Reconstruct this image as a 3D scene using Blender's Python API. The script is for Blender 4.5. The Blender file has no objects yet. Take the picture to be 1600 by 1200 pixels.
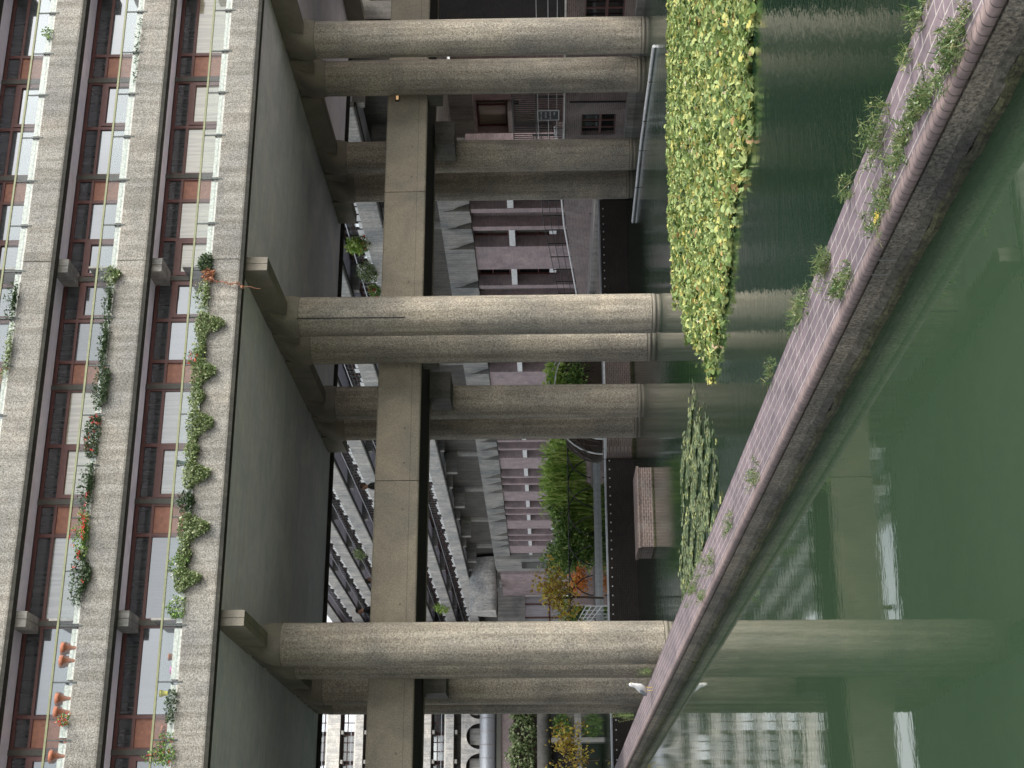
import bpy, math, random
import numpy as np
from mathutils import Vector, Matrix
random.seed(7); rng = np.random.default_rng(7)
sc = bpy.context.scene; C = sc.collection

# ------------------------------------------------------------ camera (phone held sideways: world up is the picture's left)
F, YAW, PITCH, ROLL, H = 2238.72, .3581, .0245, -.0099, 3.5036
fw = Vector((math.sin(YAW)*math.cos(PITCH), math.cos(YAW)*math.cos(PITCH), math.sin(PITCH)))
rt = Vector((math.cos(YAW), -math.sin(YAW), 0)); up = rt.cross(fw)
r_ = rt*math.cos(ROLL) + up*math.sin(ROLL); u_ = -rt*math.sin(ROLL) + up*math.cos(ROLL)
cam = bpy.data.cameras.new('camera'); co = bpy.data.objects.new('camera', cam); C.objects.link(co); sc.camera = co
cam.sensor_width = 36; cam.lens = F/1600*36; cam.clip_start = .1; cam.clip_end = 3000
M = Matrix((tuple(-u_), tuple(r_), tuple(-fw))).transposed().to_4x4(); M.translation = (0, 0, H)
co.matrix_world = M
def at(x, y, X=None, Y=None, z=None):          # a photo pixel turned into a point on a plane of the place
    d = fw + r_*((600-y)/F) + u_*((800-x)/F)
    t = X/d.x if X is not None else Y/d.y if Y is not None else (z-H)/d.z
    return Vector((d.x*t, d.y*t, H+d.z*t))

# ------------------------------------------------------------ world, sun, exposure
SUN_EL, SUN_AZ = math.radians(40), math.radians(132)    # azimuth clockwise from +Y
w = bpy.data.worlds.new('World'); sc.world = w; w.use_nodes = True
nt = w.node_tree; N = nt.nodes; L = nt.links
bg = N['Background']; bg.inputs['Strength'].default_value = .15
sky = N.new('ShaderNodeTexSky'); sky.sky_type = 'NISHITA'; sky.sun_disc = False
sky.sun_elevation = SUN_EL; sky.sun_rotation = SUN_AZ; sky.air_density = 1.2; sky.dust_density = 3
tc = N.new('ShaderNodeTexCoord'); mp = N.new('ShaderNodeMapping'); mp.inputs['Scale'].default_value = (1, 1, 2.2)
no = N.new('ShaderNodeTexNoise'); no.inputs['Scale'].default_value = 3.2; no.inputs['Detail'].default_value = 7; no.inputs['Distortion'].default_value = .4
cr = N.new('ShaderNodeValToRGB'); cr.color_ramp.elements[0].position = .33; cr.color_ramp.elements[1].position = .62
hs = N.new('ShaderNodeHueSaturation'); hs.inputs['Saturation'].default_value = .16; hs.inputs['Value'].default_value = 1.35
hb = N.new('ShaderNodeHueSaturation'); hb.inputs['Saturation'].default_value = .45; hb.inputs['Value'].default_value = .85
mx = N.new('ShaderNodeMixRGB')
L.new(tc.outputs['Generated'], mp.inputs['Vector']); L.new(mp.outputs[0], no.inputs['Vector']); L.new(no.outputs['Fac'], cr.inputs[0])
L.new(sky.outputs[0], hs.inputs['Color']); L.new(sky.outputs[0], hb.inputs['Color'])
L.new(cr.outputs[0], mx.inputs[0]); L.new(hb.outputs[0], mx.inputs[1]); L.new(hs.outputs[0], mx.inputs[2]); L.new(mx.outputs[0], bg.inputs['Color'])
sun = bpy.data.lights.new('sun', 'SUN'); sun.energy = 1.5; sun.angle = math.radians(14); sun.color = (1, .95, .87)
so = bpy.data.objects.new('sun', sun); C.objects.link(so)
so.rotation_euler = (math.pi/2-SUN_EL, 0, math.pi-SUN_AZ)
sc.view_settings.view_transform = 'Standard'; sc.view_settings.look = 'None'; sc.view_settings.exposure = 0.9
try:
    sc.cycles.max_bounces = 8; sc.cycles.diffuse_bounces = 5; sc.cycles.transparent_max_bounces = 10
except Exception: pass

# ------------------------------------------------------------ materials
MT = {}
def nmat(name):
    m = bpy.data.materials.new(name); m.use_nodes = True; n = m.node_tree; MT[name] = m
    return m, n, n.nodes, n.links, n.nodes['Principled BSDF']
def ramp(N, L, src, stops):
    r = N.new('ShaderNodeValToRGB'); e = r.color_ramp.elements
    while len(e) < len(stops): e.new(.5)
    for i, (p, c) in enumerate(stops):
        e[i].position = p; e[i].color = (*c, 1) if len(c) == 3 else c
    L.new(src, r.inputs[0]); return r.outputs[0]
def noise(N, L, vec, scale, detail=4, rough=.55, dist=0):
    n = N.new('ShaderNodeTexNoise'); n.inputs['Scale'].default_value = scale; n.inputs['Detail'].default_value = detail
    n.inputs['Roughness'].default_value = rough; n.inputs['Distortion'].default_value = dist
    L.new(vec, n.inputs['Vector']); return n.outputs['Fac']
def mapped(N, L, scale=(1, 1, 1), kind='Object'):
    t = N.new('ShaderNodeTexCoord'); m = N.new('ShaderNodeMapping'); m.inputs['Scale'].default_value = scale
    L.new(t.outputs[kind], m.inputs['Vector']); return m.outputs[0]
def mul(N, L, a, b, fac=1., mode='MULTIPLY'):
    m = N.new('ShaderNodeMixRGB'); m.blend_type = mode
    if isinstance(fac, float): m.inputs[0].default_value = fac
    else: L.new(fac, m.inputs[0])
    for i, v in ((1, a), (2, b)):
        if isinstance(v, tuple): m.inputs[i].default_value = (*v, 1)
        else: L.new(v, m.inputs[i])
    return m.outputs[0]
def bump(N, L, h, B, strength=.5, dist=.02):
    b = N.new('ShaderNodeBump'); b.inputs['Strength'].default_value = strength; b.inputs['Distance'].default_value = dist
    L.new(h, b.inputs['Height']); L.new(b.outputs[0], B.inputs['Normal']); return b
def concrete(name, col, grain=14., amp=.35, stain=.35, b=.6, rough=.9, streak=True, bd=.03):
    m, n, N, L, B = nmat(name); B.inputs['Roughness'].default_value = rough
    v = mapped(N, L)
    g = noise(N, L, v, grain, 4, .75)
    lo, hi = 1-amp, 1+amp*.8
    gc = ramp(N, L, g, [(.36, (lo,)*3), (.64, (hi,)*3)])
    c = mul(N, L, col, gc)
    s = ramp(N, L, noise(N, L, v, .55, 5, .6, .6), [(.35, (1-stain, 1-stain*.95, 1-stain*.9)), (.65, (1.08, 1.05, 1.))])
    c = mul(N, L, c, s)
    if streak:
        v2 = mapped(N, L, (2.5, 2.5, .12))
        t = ramp(N, L, noise(N, L, v2, 2., 5, .6), [(.40, (.66, .645, .62)), (.58, (1.06,)*3)])
        c = mul(N, L, c, t, .7)
    L.new(c, B.inputs['Base Color']); bump(N, L, g, B, b, bd); return m
def plain(name, col, rough=.6, metal=0., var=.15, sc_=6.):
    m, n, N, L, B = nmat(name); B.inputs['Roughness'].default_value = rough; B.inputs['Metallic'].default_value = metal
    v = mapped(N, L); c = mul(N, L, col, ramp(N, L, noise(N, L, v, sc_, 4), [(.3, (1-var,)*3), (.7, (1+var,)*3)]))
    L.new(c, B.inputs['Base Color']); return m
def brick(name, c1, c2, mortar, w_=.225, h_=.075, ms=.012, top=False, stain=None, b=.4, flaw=0.):
    m, n, N, L, B = nmat(name); B.inputs['Roughness'].default_value = .85
    t = N.new('ShaderNodeTexCoord'); s = N.new('ShaderNodeSeparateXYZ'); L.new(t.outputs['Object'], s.inputs[0])
    cb = N.new('ShaderNodeCombineXYZ')
    if top: L.new(s.outputs[1], cb.inputs[0]); L.new(s.outputs[0], cb.inputs[1])
    else:
        a = N.new('ShaderNodeMath'); a.operation = 'ADD'; L.new(s.outputs[0], a.inputs[0]); L.new(s.outputs[1], a.inputs[1])
        L.new(a.outputs[0], cb.inputs[0]); L.new(s.outputs[2], cb.inputs[1])
    k = N.new('ShaderNodeTexBrick'); k.inputs['Scale'].default_value = 1; k.inputs['Brick Width'].default_value = w_; k.inputs['Row Height'].default_value = h_
    k.inputs['Mortar Size'].default_value = ms; k.inputs['Mortar Smooth'].default_value = .2; k.inputs['Bias'].default_value = 0
    k.inputs['Color1'].default_value = (*c1, 1); k.inputs['Color2'].default_value = (*c2, 1); k.inputs['Mortar'].default_value = (*mortar, 1)
    L.new(cb.outputs[0], k.inputs['Vector'])
    v = t.outputs['Object']
    c = mul(N, L, k.outputs['Color'], ramp(N, L, noise(N, L, v, 1.1, 6, .65, .5), [(.3, (.68, .68, .7)), (.7, (1.2, 1.15, 1.12))]))
    c = mul(N, L, c, ramp(N, L, noise(N, L, v, 26, 3), [(.3, (.8,)*3), (.7, (1.18,)*3)]))
    if stain:
        c = mul(N, L, c, stain, ramp(N, L, noise(N, L, v, .8, 6, .7, 1.), [(.52, (0,)*3), (.68, (.75,)*3)]), 'MIX')
    L.new(c, B.inputs['Base Color'])
    iv = N.new('ShaderNodeMath'); iv.operation = 'SUBTRACT'; iv.inputs[0].default_value = 1; L.new(k.outputs['Fac'], iv.inputs[1])
    bump(N, L, iv.outputs[0], B, b, .01); return m
def leafm(name, stops, rough=.5, trans=.25):
    m, n, N, L, B = nmat(name); B.inputs['Roughness'].default_value = rough
    g = N.new('ShaderNodeNewGeometry'); c = ramp(N, L, g.outputs['Random Per Island'], stops)
    L.new(c, B.inputs['Base Color'])
    tr = N.new('ShaderNodeBsdfTranslucent'); L.new(c, tr.inputs[0]); ms = N.new('ShaderNodeMixShader'); ms.inputs[0].default_value = trans
    L.new(B.outputs[0], ms.inputs[1]); L.new(tr.outputs[0], ms.inputs[2]); L.new(ms.outputs[0], N['Material Output'].inputs[0]); return m
def panem(name, base, gl=.5, rough=.03, tint=(.92, .96, 1.)):
    m, n, N, L, B = nmat(name); B.inputs['Base Color'].default_value = (*base, 1); B.inputs['Roughness'].default_value = .15
    v = mapped(N, L, (.5, .5, .5))
    if max(base) > .05:
        c = mul(N, L, base, ramp(N, L, noise(N, L, mapped(N, L, (6, 6, .3)), 2, 3), [(.4, (.8,)*3), (.6, (1.1,)*3)])); L.new(c, B.inputs['Base Color'])
    G = N.new('ShaderNodeBsdfGlossy'); G.inputs['Roughness'].default_value = rough; G.inputs['Color'].default_value = (*tint, 1)
    b = N.new('ShaderNodeBump'); b.inputs['Strength'].default_value = .06; b.inputs['Distance'].default_value = .02
    L.new(noise(N, L, v, 2.5, 1), b.inputs['Height']); L.new(b.outputs[0], G.inputs['Normal'])
    ms = N.new('ShaderNodeMixShader'); ms.inputs[0].default_value = gl
    L.new(B.outputs[0], ms.inputs[1]); L.new(G.outputs[0], ms.inputs[2]); L.new(ms.outputs[0], N['Material Output'].inputs[0]); return m

concrete('agg', (.325, .315, .288), 27, .6, .25, 1.2)                # bush hammered balcony fronts
concrete('agg_col', (.43, .39, .325), 20, .5, .32, 1.3, bd=.045)            # columns
concrete('smooth', (.24, .22, .18), 24, .16, .35, .25, streak=False)            # caps and cross beams
concrete('bridge', (.37, .325, .26), 30, .3, .3, .3, streak=False)
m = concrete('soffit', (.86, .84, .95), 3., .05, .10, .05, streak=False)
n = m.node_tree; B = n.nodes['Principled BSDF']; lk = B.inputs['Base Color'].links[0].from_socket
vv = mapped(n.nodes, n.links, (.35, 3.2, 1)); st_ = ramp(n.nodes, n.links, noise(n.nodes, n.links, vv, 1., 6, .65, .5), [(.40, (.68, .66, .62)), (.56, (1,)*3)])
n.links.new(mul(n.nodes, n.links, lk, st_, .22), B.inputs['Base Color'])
concrete('grey_conc', (.36, .355, .34), 9, .18, .4, .3)
concrete('far_conc', (.58, .57, .55), 5, .22, .4, .3)
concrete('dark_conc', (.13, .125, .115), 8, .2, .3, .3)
concrete('wet_face', (.25, .22, .18), 34, .75, .5, 1.0, bd=.015)
concrete('drip_shade', (.035, .035, .028), 10, .4, .4, .3)  # near-black: drip groove shade and staining put into the colour
plain('frame', (.125, .05, .044), .45); plain('wood', (.30, .125, .075), .5, 0, .22, 9)
plain('strip', (.10, .098, .085), .8)
plain('rail', (.19, .205, .105), .55); plain('post', (.05, .065, .06), .5); plain('white_board', (.56, .55, .51), .6, 0, .35, 14)
plain('iron', (.012, .013, .014), .5); plain('pale_metal', (.55, .56, .57), .4, .3); plain('pale_steel', (.35, .37, .40), .4, .4)
plain('terracotta', (.33, .125, .07), .8, 0, .3, 20); plain('green_pot', (.02, .10, .07), .4); plain('pink', (.5, .12, .35), .4)
plain('yellow', (.75, .65, .08), .4); plain('blue', (.02, .04, .16), .5); plain('white', (.75, .75, .74), .5)
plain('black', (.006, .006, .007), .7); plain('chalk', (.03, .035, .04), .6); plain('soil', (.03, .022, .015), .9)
plain('paving', (.27, .25, .235), .85, 0, .3, 3)
brick('coping', (.115, .092, .105), (.175, .138, .155), (.36, .335, .31), .29, .103, .006, top=True, b=.5)
brick('bullnose', (.165, .125, .122), (.23, .175, .165), (.08, .065, .06), .078, .5, .005, top=True, b=.6)
brick('wet_brick', (.085, .072, .058), (.125, .105, .085), (.05, .045, .035), .225, .075, .008, stain=(.17, .155, .125))
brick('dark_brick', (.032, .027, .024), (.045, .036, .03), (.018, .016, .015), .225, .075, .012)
brick('brown_brick', (.13, .09, .078), (.18, .125, .105), (.27, .24, .22), .225, .075, .014, stain=(.24, .22, .21))
brick('pink_brick', (.38, .295, .305), (.47, .375, .385), (.34, .30, .30), .225, .075, .01)
brick('bank_brick', (.19, .145, .145), (.26, .20, .195), (.31, .28, .27), .225, .075, .012, stain=(.30, .28, .26))
panem('pane', (.06, .065, .07), .155); panem('pane_light', (.22, .22, .195), .10); panem('pane_cream', (.36, .325, .235), .08); panem('pane_grey', (.06, .065, .07), .11)
panem('pane_dark', (.008, .010, .012), .12); panem('pane_far', (.42, .45, .46), .5, .08)
leafm('lily', [(0, (.03, .06, .015)), (.25, (.14, .22, .05)), (.5, (.29, .38, .15)), (.8, (.40, .45, .16)), (.94, (.52, .47, .13)), (.985, (.33, .2, .08)), (1, (.55, .55, .42))], .75)
leafm('lily_flat', [(0, (.07, .11, .05)), (.4, (.14, .19, .10)), (.8, (.24, .28, .16)), (1, (.42, .44, .16))])
leafm('ivy', [(0, (.06, .10, .03)), (.35, (.17, .24, .09)), (.75, (.30, .36, .17)), (1, (.45, .48, .30))])
leafm('ivy_dark', [(0, (.02, .04, .015)), (.5, (.05, .09, .035)), (1, (.12, .17, .08))])
leafm('leaf_green', [(0, (.05, .12, .02)), (.5, (.15, .27, .06)), (.85, (.28, .42, .11)), (1, (.42, .50, .18))])
leafm('reed', [(0, (.13, .26, .04)), (.5, (.34, .52, .10)), (1, (.62, .70, .24))])
leafm('weed', [(0, (.04, .09, .02)), (.5, (.12, .19, .06)), (.85, (.22, .27, .10)), (1, (.34, .30, .15))])
leafm('rust', [(0, (.25, .09, .05)), (.6, (.45, .20, .11)), (1, (.55, .33, .2))])
leafm('autumn', [(0, (.25, .15, .04)), (.4, (.55, .38, .06)), (.8, (.75, .60, .10)), (1, (.35, .40, .09))])
leafm('orange', [(0, (.55, .18, .04)), (1, (.75, .36, .09))])
leafm('petal_red', [(0, (.55, .02, .02)), (1, (.75, .10, .08))]); leafm('petal_white', [(0, (.7, .7, .68)), (1, (.85, .85, .85))])
leafm('twig', [(0, (.05, .035, .025)), (1, (.14, .10, .07))])
# glass balustrade
m, n, N, L, B = nmat('clear'); t_ = N.new('ShaderNodeBsdfTransparent'); t_.inputs[0].default_value = (.91, .935, .93, 1)
g_ = N.new('ShaderNodeBsdfGlossy'); g_.inputs['Roughness'].default_value = .03; x_ = N.new('ShaderNodeMixShader'); x_.inputs[0].default_value = .03
L.new(t_.outputs[0], x_.inputs[1]); L.new(g_.outputs[0], x_.inputs[2]); L.new(x_.outputs[0], N['Material Output'].inputs[0])
# water
def water(name, col, s1, s2):
    m, n, N, L, B = nmat(name); B.inputs['Roughness'].default_value = .02; B.inputs['IOR'].default_value = 1.36
    v = mapped(N, L)
    c = mul(N, L, col, ramp(N, L, noise(N, L, v, .12, 3), [(.3, (.9,)*3), (.7, (1.1,)*3)])); L.new(c, B.inputs['Base Color'])
    patch = ramp(N, L, noise(N, L, mapped(N, L, (1, .5, 1)), .09, 2), [(.42, (.3,)*3), (.6, (1,)*3)])
    h = mul(N, L, noise(N, L, mapped(N, L, (1., 1.8, 1)), 1.5, 3, .5), noise(N, L, mapped(N, L, (1, 1.6, 1)), 9., 3, .5), .35, 'ADD')
    b = bump(N, L, h, B, s1, s2); L.new(mul(N, L, (s1,)*3, patch), b.inputs['Strength']); return m
water('water', (.009, .026, .014), .5, .022)
water('pond', (.030, .054, .029), .075, .010)

# ------------------------------------------------------------ mesh helpers
BASE = {}
class MB:
    def __init__(s): s.v = []; s.f = []; s.mi = []; s.sm = []; s.cur = 0
    def add(s, vs, fs, smooth=False):
        o = len(s.v); s.v += [tuple(p) for p in vs]; s.f += [[i+o for i in f] for f in fs]; s.mi += [s.cur]*len(fs); s.sm += [smooth]*len(fs); return s
    def box(s, x0, x1, y0, y1, z0, z1):
        x0, x1 = sorted((x0, x1)); y0, y1 = sorted((y0, y1)); z0, z1 = sorted((z0, z1))
        return s.add([(x0,y0,z0),(x1,y0,z0),(x1,y1,z0),(x0,y1,z0),(x0,y0,z1),(x1,y0,z1),(x1,y1,z1),(x0,y1,z1)],
              [(0,3,2,1),(4,5,6,7),(0,1,5,4),(1,2,6,5),(2,3,7,6),(3,0,4,7)])
    def prism(s, poly, a0, a1, axis='x', smooth=False):       # poly in the two other axes, counter-clockwise or not
        n = len(poly)
        def P(a, q): return (a, q[0], q[1]) if axis == 'x' else (q[0], a, q[1]) if axis == 'y' else (q[0], q[1], a)
        vs = [P(a0, q) for q in poly]+[P(a1, q) for q in poly]
        s.add(vs, [(i, (i+1) % n, n+(i+1) % n, n+i) for i in range(n)], smooth)
        return s.add(vs, [tuple(range(n))[::-1], tuple(range(n, 2*n))])
    def lathe(s, prof, cx, cy, cz=0, n=40, smooth=True):
        vs = []; k = len(prof)
        for (r, z) in prof:
            for i in range(n):
                a = 2*math.pi*i/n; vs.append((cx+r*math.cos(a), cy+r*math.sin(a), cz+z))
        fs = [(j*n+i, j*n+(i+1) % n, (j+1)*n+(i+1) % n, (j+1)*n+i) for j in range(k-1) for i in range(n)]
        s.add(vs, fs, smooth); s.add(vs[-n:], [tuple(range(n))]); return s.add(vs[:n], [tuple(range(n))[::-1]])
    def tube(s, pts, r, n=6, taper=None):
        pts = [Vector(p) for p in pts]; vs = []
        for i, p in enumerate(pts):
            d = (pts[min(i+1, len(pts)-1)]-pts[max(i-1, 0)]).normalized()
            a = d.cross(Vector((0, 0, 1)) if abs(d.z) < .9 else Vector((1, 0, 0))).normalized(); b = d.cross(a)
            rr = r*(1-(1-taper)*i/(len(pts)-1)) if taper is not None else r
            for k in range(n):
                t = 2*math.pi*k/n; vs.append(p+a*rr*math.cos(t)+b*rr*math.sin(t))
        m = len(pts)
        s.add(vs, [(j*n+k, j*n+(k+1) % n, (j+1)*n+(k+1) % n, (j+1)*n+k) for j in range(m-1) for k in range(n)], True)
        s.add(vs[:n], [tuple(range(n))[::-1]]); return s.add(vs[-n:], [tuple(range(n))])
    def build(s, name, mats, parent=None, base=None):
        if isinstance(mats, str): mats = [mats]
        b = BASE.get(parent.name, Vector((0,0,0))) if parent else (Vector(base) if base else Vector((0,0,0)))
        me = bpy.data.meshes.new(name); me.from_pydata([(x-b.x, y-b.y, z-b.z) for x, y, z in s.v], [], s.f)
        for k in mats: me.materials.append(MT[k])
        me.polygons.foreach_set('material_index', s.mi); me.polygons.foreach_set('use_smooth', s.sm); me.update()
        o = bpy.data.objects.new(name, me); C.objects.link(o)
        if parent: o.parent = parent
        else: o.location = b
        BASE[o.name] = b; return o
def tag(o, label=None, cat=None, group=None, kind=None):
    for k, v in (('label', label), ('category', cat), ('group', group), ('kind', kind)):
        if v: o[k] = v
    return o
def thing(name, loc, label, cat, group=None):
    o = bpy.data.objects.new(name, None); C.objects.link(o); o.location = loc; o.empty_display_size = .3
    BASE[o.name] = Vector(loc); return tag(o, label, cat, group)
def bxo(name, mat, parent, *b):
    return MB().box(*b).build(name, mat, parent)
def copy_part(o, parent, off):
    c = o.copy(); C.objects.link(c); c.parent = parent; c.location = o.location+Vector(off)
    BASE[c.name] = BASE.get(parent.name)
    for ch in [q for q in bpy.data.objects if q.parent == o]:
        d = ch.copy(); C.objects.link(d); d.parent = c
    return c
# leaves: arrays of centres and normals -> many small faces
def leaf_mesh(mb, P, size, shape='leaf', flat=0., down=0., var=.5, seed=0, dirs=None):
    g = np.random.default_rng(seed+11)
    for i, p in enumerate(P):
        nrm = g.normal(size=3); nrm[2] = abs(nrm[2])+flat; nrm /= np.linalg.norm(nrm)
        d = g.normal(size=3) if dirs is None else dirs[i]+g.normal(size=3)*.25
        d = d-np.array((0, 0, down)); d -= nrm*d.dot(nrm); d /= np.linalg.norm(d)+1e-9; e = np.cross(nrm, d)
        s = size*(1+var*(g.random()-.5)*2)
        if shape == 'leaf':
            q = [p, p+d*s*.5+e*s*.32, p+d*s+nrm*s*.1, p+d*s*.5-e*s*.32]; f = [(0, 1, 2, 3)]
        elif shape == 'blade':
            q = [p-e*s*.04, p+e*s*.04, p+d*s*.55+e*s*.04+nrm*s*.04, p+d*s, p+d*s*.55-e*s*.04+nrm*s*.04]; f = [(0, 1, 2, 3, 4)]
        else:
            q = [p+nrm*s*.02]; kk = 9
            for k in range(kk):
                a = .35+(2*math.pi-.7)*k/(kk-1); rr = s*.5*(1+.12*g.normal())
                q.append(p+d*math.cos(a)*rr+e*math.sin(a)*rr+nrm*s*(.10*g.random()))
            f = [(0, k, k+1) for k in range(1, kk)]
        mb.add(q, f)
    return mb
def blob_pts(n, c, r, seed=0, shell=.5):
    g = np.random.default_rng(seed); d = g.normal(size=(n, 3)); d /= np.linalg.norm(d, axis=1)[:, None]
    rad = (shell+(1-shell)*g.random(n))[:, None]; lump = (1+.22*np.sin(d[:, :1]*5+seed)*np.cos(d[:, 2:]*6+seed*2))
    return np.array(c)+d*np.array(r)*rad*lump

# ============================================================ SETTING
def sheet(name, mat, pts, z):
    return tag(MB().add([(x, y, z) for x, y in pts], [tuple(range(len(pts)))]).build(name, mat), kind='structure')
sheet('ground', 'paving', [(-900, -900), (900, -900), (900, 1500), (-900, 1500)], -1.6)
sheet('water', 'water', [(4.5, -25), (29.9, -25), (29.9, 55.9), (4.5, 55.9)], 0)
MB_ = MB().box(-60, 30, -26, -25, -1.6, 1.3); tag(MB_.build('pavement', 'paving'), kind='structure')
sheet('upper_water', 'pond', [(-60, -25), (4.4, -25), (4.4, 56.2), (31, 56.2), (31, 131), (-60, 131)], 1.06)
XA = 34.5
tag(MB().box(30.9, 34.2, 52.2, 175, -1.5, 1.2).build('path', 'paving'), kind='structure')

# ============================================================ MAIN BUILDING ON COLUMNS
Y0, ZF, ST, R = 37.25, 12.33, 2.75, .623
YR = [41.554, 43.963, 49.649, 52.033]; FR = [38.3, 28.17, 17.88, 7.52, -2.8]
XL, XR = -8.0, 40.6
G = thing('apartment_building', (17.88, 46, 0), 'concrete apartment block raised on paired round columns over the green water', 'building')
NFL = 5
# soffit and ceiling slab
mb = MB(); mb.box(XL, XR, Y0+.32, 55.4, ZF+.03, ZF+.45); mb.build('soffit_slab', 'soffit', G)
mb = MB(); mb.box(XL, XR, 55.4, 55.55, ZF-.12, ZF+1.0); mb.build('rear_edge_beam', 'drip_shade', G)
# the body of the block behind the windows
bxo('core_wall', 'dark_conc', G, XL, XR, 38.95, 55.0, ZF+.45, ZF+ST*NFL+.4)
for k in range(NFL):
    z = ZF+ST*k
    for a, b in ((XL, 17.868), (17.892, XR)):
        mb = MB(); c = .05
        mb.prism([(Y0+c*.3, z), (Y0, z+c), (Y0, z+.80), (Y0+.03, z+.83), (Y0+.3, z+.83), (Y0+.3, z)], a, b)
        mb.build('balcony_front', 'agg', G)
    mb = MB(); mb.box(XL, XR, Y0+.016, Y0+.319, z-.11, z-.003); mb.build('drip_edge', 'drip_shade', G)  # dark lip standing in for the recessed groove's shade
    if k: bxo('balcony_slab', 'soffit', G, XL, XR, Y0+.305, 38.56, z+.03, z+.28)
    for fx in FR:                                        # brackets carrying each balcony
        if k == 0: continue
        mb = MB()
        for s in ((-.21, -.008), (.008, .21)): mb.box(fx+s[0], fx+s[1], Y0+.32, 38.7, z-.40, z+.028)
        mb.build('bracket', 'grey_conc', G)
# handrail, posts, glass and white boards on each balcony
px_ = 10.3/7
for k in range(NFL-1):
    z = ZF+ST*k
    mb = MB(); mb.box(XL, XR, Y0-.03, Y0+.03, z+1.335, z+1.39); mb.build('handrail', 'rail', G)
    bx = MB(); wb = MB(); gl = MB(); j = -4
    X = 19.03-px_*14
    while X < 33:
        pb = MB(); pb.box(X-.018, X+.018, Y0-.012, Y0+.018, z+.70, z+1.334)
        pb.box(X-.016, X+.016, Y0-.01, Y0+.30, z+1.0, z+1.03)
        pb.tube([(X, Y0, z+1.02), (X-.12, Y0+.18, z+.86)], .018, 5)
        pb.build('post', 'post', G)
        X1 = X+px_
        for i in range(1):
            q = MB()
            if random.random() < .93 or k:
                hh = z+1.03-.05*random.random(); q.box(X+.09, X1-.07, Y0+.04, Y0+.08, z+.832, z+.90); q.box(X+.09, X1-.07, Y0+.036, Y0+.08, z+.906, hh); q.box(X+.07, X+.10, Y0+.03, Y0+.30, z+.831, hh+.01)
                q.build('white_board', 'white_board', G)
        g2 = MB(); g2.box(X+.03, X1-.03, Y0+.012, Y0+.022, z+.86, z+1.32); g2.build('glass_panel', 'clear', G)
        X = X1
# windows
PAT = {0: 'SPW', 1: 'PS', 2: 'WP'}; WID = {'SPW': (1.3, 1.35, .78), 'PS': (1.75, 1.68), 'WP': (.92, 2.51)}
bw = 10.3/3; YW = 38.58
for k in range(NFL-1):
    z0 = ZF+ST*k+.29; z1 = ZF+ST*(k+1)+.0
    z1 = min(z1, ZF+ST*(k+1)+.0)
    for b in range(-8, 6):
        xa = 17.88+bw*b
        if xa < -3 or xa > 31: continue
        q = b if b >= 0 else -b-1
        q6 = q % 6; t = q6 if q6 < 3 else 5-q6; rev = q6 >= 3
        pat = PAT[t]; wd = list(WID[pat]); pat = list(pat)
        if rev: pat.reverse(); wd.reverse()
        if b < 0: pat.reverse(); wd.reverse()
        fr = MB(); xs = xa+.06; tot = bw-.12; sc_ = tot/sum(wd); fw_ = .055
        zt = z1-.50
        fr.box(xs, xs+tot, YW-.02, YW+.08, z1-.09, z1); fr.box(xs, xs+tot, YW-.02, YW+.08, zt-.04, zt+.04); fr.box(xs, xs+tot, YW-.02, YW+.08, z0, z0+.08)
        xc = xs; rects = []
        fr.box(xs, xs+.07, YW-.022, YW+.08, z0, z1)
        for c_, wdt in zip(pat, wd):
            xe = xc+wdt*sc_; fr.box(xe-.07, xe+.03 if xe < xs+tot-.05 else xe, YW-.024, YW+.08, z0, z1)
            l, r = xc+.05, xe-.05
            if c_ == 'S':
                for A in ((l, l+.11), (r-.11, r)): fr.box(A[0], A[1], YW-.045, YW+.05, z0+.05, zt-.045)
                fr.box(l+.11, r-.11, YW-.045, YW+.05, zt-.16, zt-.046)
            rects.append((c_, l, r)); xc = xe
        wo = fr.build('window', 'frame', G)
        p1 = MB(); p2 = MB(); p3 = MB()
        warm = (k == 0 and xa > 17.5) or random.random() < .12
        for c_, l, r in rects:
            p3.box(l, r, YW+.03, YW+.05, zt+.04, z1-.09)
            (p2 if c_ == 'W' else p1).box(l, r, YW+.028, YW+.05, z0+.08, zt-.04)
        p1.build('pane', 'pane_cream' if warm else random.choice(['pane', 'pane', 'pane_light', 'pane_grey', 'pane']), wo)
        p3.build('top_light', 'pane_grey', wo)
        if p2.v: p2.build('wood_panel', 'wood', wo)
        bxo('divider', 'strip', G, xa-.075, xa+.075, YW-.06, YW+.3, z0-.01, z1+.04)
    for fx in (17.88, 7.52, 28.17):
        bxo('screen', 'grey_conc', G, fx-.03, fx+.03, Y0+.45, YW-.08, z0+.0, z0+1.5)
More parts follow.
